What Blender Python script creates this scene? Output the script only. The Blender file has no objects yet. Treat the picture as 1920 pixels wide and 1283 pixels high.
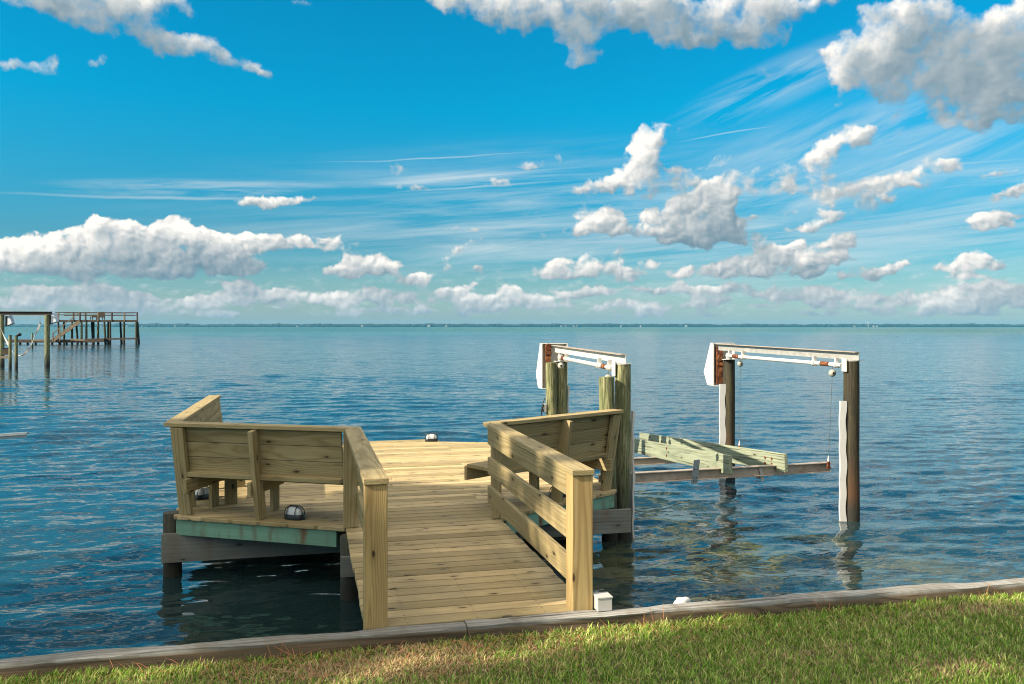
import bpy, bmesh, math, random
import numpy as np
from mathutils import Vector, Matrix
random.seed(7); np.random.seed(7)
R = math.radians
scene = bpy.context.scene
COL = scene.collection

# ------------------------------------------------------------------ camera
F_PX, HOR, EYE = 1587.0, 613.0, 1.83
cam_d = bpy.data.cameras.new("camera"); cam = bpy.data.objects.new("camera", cam_d); COL.objects.link(cam)
cam.location = (0, 0, EYE); cam.rotation_euler = (R(90), 0, 0)
cam_d.sensor_width = 36; cam_d.lens = F_PX / 1920 * 36
cam_d.shift_y = -(641.5 - HOR) / 1920
cam_d.clip_start = 0.05; cam_d.clip_end = 40000
scene.camera = cam

# ------------------------------------------------------------------ render / exposure
scene.view_settings.view_transform = 'Standard'; scene.view_settings.look = 'None'
scene.view_settings.exposure = 1.18; scene.view_settings.gamma = 1
scene.render.engine = 'CYCLES'
cy = scene.cycles
cy.use_denoising = True; cy.max_bounces = 7; cy.diffuse_bounces = 3; cy.glossy_bounces = 3
cy.transmission_bounces = 4; cy.caustics_reflective = False; cy.caustics_refractive = False
cy.sample_clamp_indirect = 4.0
cy.pixel_filter_type = 'BLACKMAN_HARRIS'; cy.filter_width = 1.05
cy.use_adaptive_sampling = True; cy.adaptive_threshold = 0.012; cy.adaptive_min_samples = 16

# ------------------------------------------------------------------ sun
SUN_AZ, SUN_EL = R(204), R(33)           # azimuth counted from +X, anticlockwise
SUN = Vector((math.cos(SUN_AZ) * math.cos(SUN_EL), math.sin(SUN_AZ) * math.cos(SUN_EL), math.sin(SUN_EL)))
sd = bpy.data.lights.new("sun", 'SUN'); sun = bpy.data.objects.new("sun", sd); COL.objects.link(sun)
sd.energy = 4.4; sd.angle = R(0.5); sd.color = (1.0, 0.86, 0.66)
sun.rotation_euler = SUN.to_track_quat('Z', 'Y').to_euler(); sun.location = (-20, -10, 30)

# ------------------------------------------------------------------ node helper
class NT:
    def __init__(s, tree): s.t = tree; s.n = tree.nodes; s.l = tree.links
    def put(s, sock, v):
        if hasattr(v, 'is_output') : s.l.new(v, sock)
        elif v is not None:
            if sock.type == 'VECTOR' and isinstance(v, (int, float)): v = (v, v, v)
            if sock.type == 'RGBA' and len(v) == 3: v = (*v, 1)
            sock.default_value = v
    def node(s, ty, ins=None, out=0, **kw):
        nd = s.n.new(ty)
        for k, v in kw.items(): setattr(nd, k, v)
        for k, v in (ins or {}).items(): s.put(nd.inputs[k], v)
        return nd if out is None else nd.outputs[out]
    def m(s, op, a, b=None, c=None, clamp=False):
        d = {0: a}
        if b is not None: d[1] = b
        if c is not None: d[2] = c
        return s.node('ShaderNodeMath', d, operation=op, use_clamp=clamp)
    def v(s, op, a, b=None, c=None, out=0):
        d = {0: a}
        if b is not None: d[1] = b
        if c is not None: d[2] = c
        return s.node('ShaderNodeVectorMath', d, operation=op, out=out)
    def mix(s, f, a, b, blend='MIX'):
        nd = s.n.new('ShaderNodeMix'); nd.data_type = 'RGBA'; nd.blend_type = blend
        s.put(nd.inputs[0], f); s.put(nd.inputs[6], a); s.put(nd.inputs[7], b)
        return nd.outputs[2]
    def noise(s, vec, scale, detail=3, rough=.5, dist=0, out=0, **kw):
        return s.node('ShaderNodeTexNoise', {'Vector': vec, 'Scale': scale, 'Detail': detail, 'Roughness': rough, 'Distortion': dist}, out=out, **kw)
    def ramp(s, f, stops, interp='LINEAR'):
        nd = s.n.new('ShaderNodeValToRGB'); cr = nd.color_ramp; cr.interpolation = interp
        while len(cr.elements) < len(stops): cr.elements.new(.5)
        for e, (p, c) in zip(cr.elements, stops):
            e.position = p; e.color = (*c, 1) if len(c) == 3 else c
        s.put(nd.inputs[0], f); return nd.outputs[0]
    def mr(s, x, a, b, c=0., d=1., smooth=False):
        return s.node('ShaderNodeMapRange', {0: x, 1: a, 2: b, 3: c, 4: d}, interpolation_type='SMOOTHSTEP' if smooth else 'LINEAR')

# ------------------------------------------------------------------ world: Nishita sky + clouds by direction
W = bpy.data.worlds.new("World"); scene.world = W; W.use_nodes = True
W.cycles.sampling_method = 'MANUAL'; W.cycles.sample_map_resolution = 512
t = NT(W.node_tree); t.n.clear()
sky = t.node('ShaderNodeTexSky', out=None, sky_type='NISHITA', sun_disc=False)
sky.sun_elevation = SUN_EL; sky.sun_rotation = math.pi / 2 - SUN_AZ
sky.altitude = 0; sky.air_density = 1.0; sky.dust_density = 0.6; sky.ozone_density = 2.2

def azel(x, y):
    az = math.atan2(x - 960, F_PX); return az, math.atan((HOR - y) / math.hypot(F_PX, x - 960))
K = 1 / F_PX
# ---- cloud masses, given as bearings from the dock (photo-pixel units only serve as an angular unit)
# (x, y, rx, ry, tilt, puff radius, flat base, density 0..1)
CLOUDS = [
 # upper left
 (60,-8,50,26,-8,16,0,.9),(130,-6,95,44,-6,22,0,1),(215,10,70,52,0,22,0,1),(300,0,60,22,0,12,0,.7),(330,10,40,14,0,9,0,.5),(262,45,30,20,-50,12,0,.9),(285,65,42,26,-20,13,0,1),(330,82,50,20,-18,12,0,.9),
 (390,88,46,20,-5,12,0,.9),(418,108,30,13,-25,9,0,.8),(445,118,26,9,-20,7,0,.6),(478,132,16,12,-30,8,0,.8),(500,142,16,9,0,7,0,.7),
 (62,127,50,13,0,8,0,.75),(95,117,20,10,30,7,0,.7),(20,122,22,7,-10,5,0,.4),(175,116,30,12,5,8,0,.7),(122,152,16,6,25,6,0,.45),(484,56,13,8,30,6,0,.45),(480,97,16,3,5,4,0,.3),(560,4,40,7,0,6,0,.7),
 # top centre
 (880,5,85,26,-14,18,0,1),(960,10,90,40,-8,22,0,1),(1060,20,90,50,0,24,0,1),(1085,70,34,40,0,16,0,.9),(1100,105,36,18,15,11,0,.8),(1072,118,22,8,10,7,0,.6),(1190,18,110,48,0,26,0,1),(1290,40,70,46,0,22,0,1),(1290,80,22,20,0,10,0,.8),
 (1380,30,110,40,10,22,0,1),(1420,62,50,26,0,14,0,.9),(1450,70,38,22,20,10,0,.7),(1530,6,80,18,15,12,0,.8),(1480,20,60,22,20,12,0,.8),(880,75,14,5,0,4,0,.5),(1430,135,34,14,-10,8,0,.4),
 # upper right
 (1680,60,100,52,8,28,0,1),(1640,110,82,56,0,26,0,1),(1590,120,46,40,0,18,0,1),(1700,140,95,42,-10,24,0,1),(1760,40,60,30,-10,16,0,.7),(1880,70,90,58,20,26,0,1),(1820,110,90,60,30,26,0,1),(1890,150,80,70,0,28,0,1),(1800,190,50,46,30,18,0,.8),(1850,205,70,30,20,16,0,.8),(1770,120,60,44,0,20,0,1),
 (1690,215,26,10,45,7,0,.45),(1580,195,36,9,-20,7,0,.35),(1690,250,14,6,10,5,0,.4),(1245,195,9,5,40,4,0,.4),(1297,224,12,6,35,5,0,.5),(1240,165,8,4,0,4,0,.3),
 # middle right
 (1262,240,22,8,40,7,0,.6),(1222,262,40,28,20,14,0,.95),(1205,290,40,30,60,15,0,1),(1190,320,48,24,30,14,0,1),(1140,342,60,14,12,10,0,.85),(1090,352,40,8,8,7,0,.5),(1230,345,70,24,0,14,0,.6),(1300,345,50,20,0,12,0,.5),(1345,303,40,16,15,10,0,.55),
 (1625,252,24,18,20,11,0,1),(1595,265,36,20,30,12,0,1),(1555,280,36,22,20,13,0,1),(1535,300,34,16,0,11,0,.8),(1460,318,70,22,5,13,0,.38),(1400,335,60,22,0,12,0,.32),(1520,335,60,20,0,12,0,.38),(1450,360,60,14,0,9,0,.3),
 (1640,345,76,18,10,11,0,.7),(1565,360,50,14,10,9,0,.6),(1720,342,46,12,-6,8,0,.65),(1740,310,38,13,0,9,0,.8),(1780,318,30,8,0,7,0,.5),(1695,330,40,12,20,8,0,.6),(1840,332,34,9,10,7,0,.6),(1900,322,30,8,15,6,0,.5),(1790,302,20,7,20,6,0,.5),(1900,365,30,14,20,9,1,.9),(1925,350,28,16,25,10,1,.9),
 # the big central cumulus
 (1335,350,26,16,40,9,0,1),(1312,372,42,26,35,15,0,1),(1345,380,36,34,0,15,0,1),(1270,400,62,34,30,18,1,1),(1330,420,62,46,0,22,1,1),(1235,425,50,40,0,18,1,1),(1290,445,70,34,0,18,1,1),(1360,440,40,30,0,14,1,.9),(1140,408,34,22,10,12,1,1),(1115,428,42,20,10,12,1,1),(1165,435,36,20,0,11,1,.9),(1060,432,14,9,0,7,0,.5),
 # left bank
 (180,432,44,26,10,15,1,1),(240,435,60,26,0,15,1,1),(300,438,70,28,0,15,1,1),(120,455,60,26,8,15,1,1),(380,452,80,28,-5,15,1,1),(460,460,80,26,-3,14,1,1),(540,458,60,18,-5,10,1,.8),(600,462,70,18,-3,10,1,.7),(640,452,40,12,-5,8,0,.5),
 (200,475,110,36,0,18,1,1),(330,485,130,34,0,18,1,1),(100,490,90,30,0,15,1,1),(30,475,50,26,0,15,1,1),(0,500,70,26,0,13,1,.9),(250,510,150,22,0,13,1,1),(150,515,50,14,0,9,1,1),(455,500,56,20,5,12,1,.9),(400,490,90,22,0,12,1,.8),(545,500,24,5,8,4,0,.35),
 (520,380,50,14,0,9,1,.85),(475,384,36,12,0,8,1,.85),(575,372,34,9,0,6,0,.6),(683,404,13,4,0,3,0,.5),
 (680,492,52,18,0,12,1,1),(650,510,46,22,0,13,1,1),(715,505,50,22,0,12,1,.95),(770,530,46,15,0,9,1,.85),(800,520,34,10,0,7,1,.8),(720,548,26,10,0,6,1,.7),
 (868,468,26,9,40,7,0,.75),(898,450,24,8,25,6,0,.75),(895,500,14,9,-20,6,0,.5),(912,512,13,6,0,5,0,.6),(860,545,44,12,12,8,1,.8),(895,532,20,9,0,6,1,.7),(950,545,42,15,0,8,1,.8),
 # right, low
 (1050,495,40,16,0,9,1,.75),(1100,500,46,17,0,10,1,.75),(1160,508,50,13,0,8,1,.75),(1210,495,34,9,0,7,0,.5),(1060,515,70,14,0,9,1,.7),(1000,510,26,10,-15,7,0,.5),
 (1320,505,66,15,10,10,1,.9),(1390,500,66,22,0,11,1,1),(1450,480,46,20,0,10,1,1),(1485,470,34,18,15,10,1,.9),(1560,470,46,20,20,10,1,.95),(1520,492,60,20,0,11,1,1),(1580,485,40,14,0,8,1,.8),(1430,510,110,16,0,11,1,.9),(1420,455,24,16,40,8,0,.6),
 (1620,515,46,18,0,9,1,.8),(1670,505,26,13,0,7,1,.7),(1740,520,26,8,0,6,0,.4),(1540,418,56,14,12,9,1,.8),(1500,432,40,11,0,7,1,.8),(1590,415,30,7,0,5,0,.5),(1545,400,20,8,0,6,0,.5),
 (1848,408,30,14,0,9,1,1),(1850,425,44,12,0,8,1,.8),(1720,417,70,4,3,3,0,.4),(1905,405,22,6,0,4,0,.4),(1835,482,34,12,0,8,1,.9),(1800,500,44,11,0,8,1,.85),(1850,500,36,9,0,7,1,.8),(1810,518,44,8,0,6,1,.7),(1880,535,34,13,0,8,1,.9),(1900,550,40,12,0,7,1,.8),(1780,550,46,10,0,6,1,.6),
]
def cloud_fields():
    """coverage and light of the cumulus, as heaps of puffs lit by the real sun's direction"""
    rng = np.random.RandomState(11)
    NX, NY = 1024, 512                       # bearing -34..34 deg, elevation 0..22 deg
    AZ, EL = R(34), R(22.5)
    az = (np.arange(NX) + .5) / NX * 2 * AZ - AZ; el = (np.arange(NY) + .5) / NY * EL
    ux = AZ * 2 / NX; uy = EL / NY
    F = np.full((NY, NX), -1.0); Z = np.zeros((NY, NX)); L = np.zeros((NY, NX)); DN = np.zeros((NY, NX))
    def stamp(a, e, r, dens, base_e, asp=1.0):
        rr = r * 2.2
        x0, x1 = int((a - rr + AZ) / ux), int((a + rr + AZ) / ux) + 1
        y0, y1 = int((e - rr) / uy), int((e + rr) / uy) + 1
        x0, x1, y0, y1 = max(x0, 0), min(x1, NX), max(y0, 0), min(y1, NY)
        if x0 >= x1 or y0 >= y1: return
        X = (az[x0:x1][None, :] - a); Y = (el[y0:y1][:, None] - e) * asp
        d = np.sqrt(X * X + Y * Y)
        f = (r - d) / min(20 * K, r * .8)
        Fv = F[y0:y1, x0:x1]; np.maximum(Fv, f, out=Fv)
        q = np.clip(1 - (d / r) ** 2, 0, 1); nz = np.sqrt(q)
        z = nz * r + rng.rand() * r * .35
        s = z * (q > 0) > Z[y0:y1, x0:x1]
        nx, ny = X / r, Y / r
        lam = np.clip(nx * -.60 + ny * .52 + nz * .61, -.2, 1)
        lam = .46 + .54 * lam
        Z[y0:y1, x0:x1] = np.where(s, z, Z[y0:y1, x0:x1]); L[y0:y1, x0:x1] = np.where(s, lam, L[y0:y1, x0:x1])
        Dv = DN[y0:y1, x0:x1]; np.maximum(Dv, dens * np.clip(f + .5, 0, 1), out=Dv)
    masses = list(CLOUDS)
    for i in range(200):                     # the far rows of small cumulus that close up towards the horizon
        y = 592 - 52 * rng.rand() ** 1.3; k_ = (613 - y) / 60.
        rx = (14 + 46 * rng.rand()) * (.6 + .6 * k_); ry = (3.5 + 10 * rng.rand()) * (.35 + .9 * k_)
        masses.append((rng.uniform(-10, 1930), y, rx, ry, rng.uniform(-4, 4), max(3.2, ry * .62), 1, rng.uniform(.5, .95)))
    for i in range(46):                      # ragged scraps between the larger clouds, mostly to the right
        rx = rng.uniform(14, 60); masses.append((rng.uniform(980, 1930) if i % 4 else rng.uniform(650, 1000), rng.uniform(300, 535), rx, rx * rng.uniform(.14, .30), rng.uniform(-8, 22), max(3.5, rx * .16), 0, rng.uniform(.30, .60)))
    for (x, y, rx, ry, tl, pr, fl, dens) in masses:
        a0, e0 = math.atan2(x - 960, F_PX), math.atan((HOR - y) / math.hypot(F_PX, x - 960))
        n = int(max(7, 5.5 * rx * ry / (pr * pr)))
        c, s = math.cos(R(tl)), math.sin(R(tl))
        for _ in range(n):
            th = rng.rand() * 2 * math.pi; rad = rng.rand() ** .5
            r = pr * (.40 + .95 * rng.rand() ** 1.5) * (1.25 - .45 * rad)
            px, py = math.cos(th) * rad * max(rx - r * .5, 2), math.sin(th) * rad * max(ry - r * .45, 2)
            if fl and py < 0: py *= .55; r *= .85
            gx, gy = px * c - py * s, px * s + py * c
            stamp(a0 + gx * K, e0 + gy * K, r * K, dens, e0)
            if r > 7:
                for _j in range(4):      # small puffs on the big one's rim
                    a = rng.rand() * 2 * math.pi; rs = r * (.28 + .22 * rng.rand())
                    if fl and math.sin(a) < -.2: continue
                    stamp(a0 + (gx + math.cos(a) * r * .85) * K, e0 + (gy + math.sin(a) * r * .85) * K, rs * K, dens, e0)
    # big-scale self shadow: how much cloud lies between a point and the sun (up-left), and above it
    def blur(A, n):
        for ax in (0, 1):
            for _ in range(3):
                k = 2 * n + 1; pad = [(0, 0), (0, 0)]; pad[ax] = (n + 1, n)
                c = np.cumsum(np.pad(A, pad, mode='edge'), axis=ax)
                A = (np.take(c, np.arange(k, c.shape[ax]), ax) - np.take(c, np.arange(0, c.shape[ax] - k), ax)) / k
        return A
    cov = np.clip(F + .3, 0, 1) * np.clip(DN * 1.1, 0, 1)
    occ = np.zeros_like(cov)
    for i in range(1, 13):
        dx, dy = int(-3.0 * i), int(4.2 * i)
        occ += np.roll(np.roll(cov, -dx, 1), -dy, 0) * (1 if i < 10 else .5)
    occ = blur(occ, 2) / 11.5
    low = np.zeros_like(cov)
    for i in range(1, 9): low += 1 - np.roll(cov, 2 * i, 0)      # open sky just below: a base
    low = blur(low, 3) / 8
    Lm = blur(L, 1)
    G = blur(Lm, 2) * (1.40 - 1.16 * np.clip(occ, 0, 1)) * (1 - .52 * low) + .02
    m = cov > .02
    w = blur(m.astype(float), 6) + 1e-3; fill = blur(np.where(m, G, 0), 6) / w
    G = np.where(m, G, np.where(w > .02, fill, .6)); G = np.clip(G, 0, 1.2)
    F = blur(np.clip(F, -1, 1.3), 1)
    D = blur(np.where(DN > 0, DN, 0), 4) / np.maximum(blur((DN > 0).astype(float), 4), .05)
    F = F - 1.15 * (1 - np.clip(D, 0, 1)) * np.clip(F + 1, 0, 1)
    return blur(F, 1), blur(G, 1)
def lowrank(F, G, k, n=257):
    """F, G (el, az) ~ sum_k v_k(el) u_k(az) with shared u, sampled on n points for the curve nodes"""
    ny, nx = F.shape
    xi = np.round(np.linspace(0, nx - 1, n)).astype(int); yi = np.round(np.linspace(0, ny - 1, n)).astype(int)
    B = np.vstack([F[yi][:, xi], G[yi][:, xi] * 1.5])
    U, S, V = np.linalg.svd(B, full_matrices=False)
    out = []
    for i in range(k):
        u, v = V[i], U[:, i] * S[i]; mu = abs(u).max()
        out.append((u / mu, v[:n] * mu, v[n:] * mu / 1.5))
    return out
tc = t.node('ShaderNodeTexCoord', out=0)
sp = t.node('ShaderNodeSeparateXYZ', {0: tc}, out=None)
az = t.m('ARCTAN2', sp.outputs[0], sp.outputs[1]); el = t.m('ARCSINE', sp.outputs[2])
P = t.node('ShaderNodeCombineXYZ', {0: az, 1: el, 2: 0.37})
def inst(g, vec):
    nd = t.n.new('ShaderNodeGroup'); nd.node_tree = g; t.l.new(vec, nd.inputs[0]); return nd.outputs[0]
LT = (-.62, .78)   # the clouds' lit side: up and left, where the sun stands
cF, cG = cloud_fields(); terms = lowrank(cF, cG, 45)
P2 = t.node('ShaderNodeCombineXYZ', {0: az, 1: el, 2: 0})
AZm, ELm = R(34), R(22.5)
wn = t.noise(P2, 34, 5, .6, out=1, noise_dimensions='2D')
wo_ = t.v('SUBTRACT', wn, (.5, .5, .5))
fade_h = t.mr(el, .02, .20, .45, 1.0)
Pw = t.v('ADD', P2, t.v('MULTIPLY', wo_, t.node('ShaderNodeCombineXYZ', {0: t.m('MULTIPLY', fade_h, .030), 1: t.m('MULTIPLY', fade_h, .024)})))
ws = t.node('ShaderNodeSeparateXYZ', {0: Pw}, out=None)
# bearing folded so that the same sky carries on behind the viewer
fa = t.m('SUBTRACT', t.m('PINGPONG', t.m('ADD', t.m('DIVIDE', ws.outputs[0], AZm), 1.0), 2.0), 1.0)
fe = t.m('SUBTRACT', t.m('MULTIPLY', t.m('DIVIDE', ws.outputs[1], ELm), 2.0), 1.0)
A3 = t.node('ShaderNodeCombineXYZ', {0: fa, 1: fa, 2: fa}); E3 = t.node('ShaderNodeCombineXYZ', {0: fe, 1: fe, 2: fe})
def curves(vec, cols):
    nd = t.n.new('ShaderNodeVectorCurve'); mp = nd.mapping; mp.use_clip = False
    xs = np.linspace(-1, 1, len(cols[0]))
    for ci_, col_ in enumerate(cols):
        cm = mp.curves[ci_]
        cm.points[0].location = (-1, float(col_[0])); cm.points[1].location = (1, float(col_[-1]))
        cm.points[0].handle_type = cm.points[1].handle_type = 'VECTOR'
        for x_, y_ in zip(xs[1:-1], col_[1:-1]): cm.points.new(float(x_), float(y_)).handle_type = 'VECTOR'
    mp.update(); t.l.new(vec, nd.inputs['Vector']); return nd.outputs[0]
Fs = Gs = None
for i in range(0, len(terms), 3):
    tr = terms[i:i + 3]
    scf = [max(abs(q[1]).max(), 1e-6) for q in tr]; scg = [max(abs(q[2]).max(), 1e-6) for q in tr]
    ua = curves(A3, [q[0] for q in tr])
    vf = curves(E3, [q[1] / k_ for q, k_ in zip(tr, scf)]); vg = curves(E3, [q[2] / k_ for q, k_ in zip(tr, scg)])
    df = t.v('DOT_PRODUCT', t.v('MULTIPLY', ua, tuple(scf)), vf, out=1); dg = t.v('DOT_PRODUCT', t.v('MULTIPLY', ua, tuple(scg)), vg, out=1)
    Fs = df if Fs is None else t.m('ADD', Fs, df); Gs = dg if Gs is None else t.m('ADD', Gs, dg)
freq = t.mr(el, .03, .22, 1.35, .82)
def billow(vec):
    a_ = t.m('ABSOLUTE', t.m('MULTIPLY_ADD', t.noise(vec, 34, 1.5, .5, noise_dimensions='2D'), 2., -1.))
    b_ = t.m('ABSOLUTE', t.m('MULTIPLY_ADD', t.noise(vec, 95, 1.5, .5, noise_dimensions='2D'), 2., -1.))
    return t.m('ADD', a_, t.m('MULTIPLY', b_, .42))
Pq = t.v('MULTIPLY', t.v('ADD', P2, t.v('MULTIPLY', wo_, (.012, .010, 0))), t.node('ShaderNodeCombineXYZ', {0: 1., 1: 1.12, 2: 1.}))
h0 = billow(Pq); h1 = billow(t.v('ADD', Pq, (LT[0] * .0055, LT[1] * .0055, 0)))
n1 = t.noise(P2, 30, 7, .60, 0.0, noise_dimensions='2D')
dd = t.m('ADD', Fs, t.m('ADD', t.m('MULTIPLY', t.m('SUBTRACT', n1, .48), 2.25), t.m('MULTIPLY', t.m('SUBTRACT', h0, .30), t.mr(el, .12, .28, .9, .4))))
top = t.mr(el, R(24), R(21.5))            # above the mapped band: an even scatter of the same cloud
dd = t.mix(top, t.m('MULTIPLY', t.m('SUBTRACT', t.noise(P2, 9, 6, .58, noise_dimensions='2D'), .515), 6.), dd)
aB = t.node('ShaderNodeMapRange', {0: dd, 1: -.12, 2: t.mr(el, .10, .30, .60, 1.25), 3: 0., 4: 1.}, interpolation_type='SMOOTHSTEP')
lB = t.m('ADD', Gs, t.m('MULTIPLY', t.mr(Gs, .1, .8, .35, 1.15), t.m('ADD', t.m('MULTIPLY', t.m('SUBTRACT', h0, h1), t.mr(el, .13, .26, .62, .17)), t.m('MULTIPLY', t.m('SUBTRACT', n1, .5), t.mr(el, .13, .26, .35, .12)))), clamp=True)
base = t.node('ShaderNodeHueSaturation', {'Hue': .478, 'Saturation': 1.32, 'Value': 1.0, 'Fac': 1.0, 'Color': sky.outputs[0]})
base = t.mix(1.0, base, t.ramp(t.mr(el, 0, .5), [(0.0, (.56, .86, 1.05)), (.2, (.30, .72, .90)), (.5, (.03, 1.16, 1.34)), (1.0, (.05, 1.2, 1.42))]), 'MULTIPLY')
# low cumulus band over the horizon
bandv = t.v('MULTIPLY', P, (1, 2.1, 1))
bn = t.noise(bandv, 46, 6, .6); bn2 = t.noise(t.v('ADD', bandv, (LT[0] * .006, LT[1] * .012, 0)), 46, 6, .6)
cov = t.m('MULTIPLY', t.mr(el, .008, .022), t.mr(el, .085, .04))
aH = t.m('MULTIPLY', t.mr(bn, .46, .72, smooth=True), cov)
lH = t.m('ADD', .62, t.m('MULTIPLY', t.m('SUBTRACT', bn, bn2), 2.2), clamp=True)
# cirrus streaks
cn = t.node('ShaderNodeVectorRotate', {'Vector': P, 'Angle': R(-4)}, rotation_type='Z_AXIS')
c1 = t.noise(t.v('MULTIPLY', cn, (2.2, 34, 1)), 1.6, 6, .62, .4)
cn2 = t.node('ShaderNodeVectorRotate', {'Vector': P, 'Angle': R(-20)}, rotation_type='Z_AXIS')
c2 = t.noise(t.v('MULTIPLY', cn2, (2.6, 22, 1)), 1.8, 6, .62, .5)
def spot(x, y, rx, ry, a=0):
    az_, el_ = azel(x, y); vv = t.node('ShaderNodeMapping', {'Vector': P, 'Location': (az_, el_, 0), 'Rotation': (0, 0, R(a)), 'Scale': (rx * K, ry * K, 1)}, vector_type='TEXTURE')
    vv = t.v('MULTIPLY', vv, (1, 1, 0)); return t.mr(t.v('LENGTH', vv, out=1), 1, .2, smooth=True)
def lin(x, y, rx, ry, a, wob=0.007):
    az_, el_ = azel(x, y); nn = t.m('MULTIPLY', t.m('SUBTRACT', t.noise(P, 12, 3), .5), wob)
    vv = t.node('ShaderNodeMapping', {'Vector': t.v('ADD', P, t.node('ShaderNodeCombineXYZ', {1: nn})), 'Location': (az_, el_, 0), 'Rotation': (0, 0, R(a)), 'Scale': (rx * K, ry * K, 1)}, vector_type='TEXTURE')
    vv = t.v('MULTIPLY', vv, (1, 1, 0)); return t.mr(t.v('LENGTH', vv, out=1), 1, .0)
ci = t.m('MULTIPLY', t.mr(c1, .42, .72), t.m('MAXIMUM', t.m('MULTIPLY', spot(400, 354, 330, 22, 3), 1.35), spot(900, 335, 330, 26, 3)))
ci = t.m('MAXIMUM', ci, t.m('MULTIPLY', t.mr(c2, .38, .75), t.m('MAXIMUM', spot(1440, 165, 250, 50, 20), spot(1600, 300, 460, 130, 10))))
ci = t.m('MAXIMUM', ci, t.m('MULTIPLY', t.mr(c1, .40, .8), t.m('MULTIPLY', spot(1350, 420, 1250, 190, 0), 1.25)))
for q_ in [(880, 330, 240, 3.2, 2.5), (900, 350, 190, 3.0, 4), (820, 297, 260, 2.4, 3.5), (1370, 250, 120, 2.0, 6), (330, 372, 320, 4, 2), (430, 350, 200, 5, 4), (1780, 308, 200, 3, -1)]:
    ci = t.m('MAXIMUM', ci, t.m('MULTIPLY', lin(*q_), .62))
ci = t.m('MULTIPLY', ci, .72, clamp=True)
CL, CD = (1.02, .97, .90), (.12, .24, .32)
def ccol(l, m=1.0): return t.mix(t.m('POWER', l, 1.25), CD, CL)
CB = 1.0
col = base
cvis = t.node('ShaderNodeVectorMath', {0: (6.4, 7.4, 7.9)}, operation='SCALE')
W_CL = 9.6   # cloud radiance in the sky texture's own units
def over(col, a, c, k=W_CL):
    return t.mix(a, col, t.v('SCALE', c) if False else t.v('MULTIPLY', c, (k, k, k)))
col = over(col, ci, t.mix(0, (.80, .90, .93), (1, 1, 1)), 8.0)
col = over(col, t.m('MULTIPLY', aH, .35), t.mix(.35, ccol(lH), (.50, .66, .70)))
col = over(col, aB, ccol(lB))
# horizon haze in front of the farthest clouds
hz = t.mr(el, .07, -.004, 0, .42)
col = t.mix(hz, col, tuple(c * W_CL for c in (.44, .57, .64)))
SKY_K = 0.05
# high and behind the viewer, unseen bright cloud is added as warm fill light
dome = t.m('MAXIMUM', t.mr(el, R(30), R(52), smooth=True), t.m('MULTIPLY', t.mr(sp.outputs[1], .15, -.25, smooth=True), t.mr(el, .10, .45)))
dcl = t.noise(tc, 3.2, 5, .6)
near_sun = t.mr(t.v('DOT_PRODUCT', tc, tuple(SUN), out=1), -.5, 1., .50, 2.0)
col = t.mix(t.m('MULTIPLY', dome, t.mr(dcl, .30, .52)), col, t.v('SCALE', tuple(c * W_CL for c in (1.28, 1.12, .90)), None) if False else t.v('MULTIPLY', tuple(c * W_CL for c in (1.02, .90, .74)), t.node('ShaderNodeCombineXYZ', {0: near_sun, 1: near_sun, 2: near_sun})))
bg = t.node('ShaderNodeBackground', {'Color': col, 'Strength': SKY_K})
wo = t.n.new('ShaderNodeOutputWorld'); t.l.new(bg, wo.inputs[0])

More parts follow.
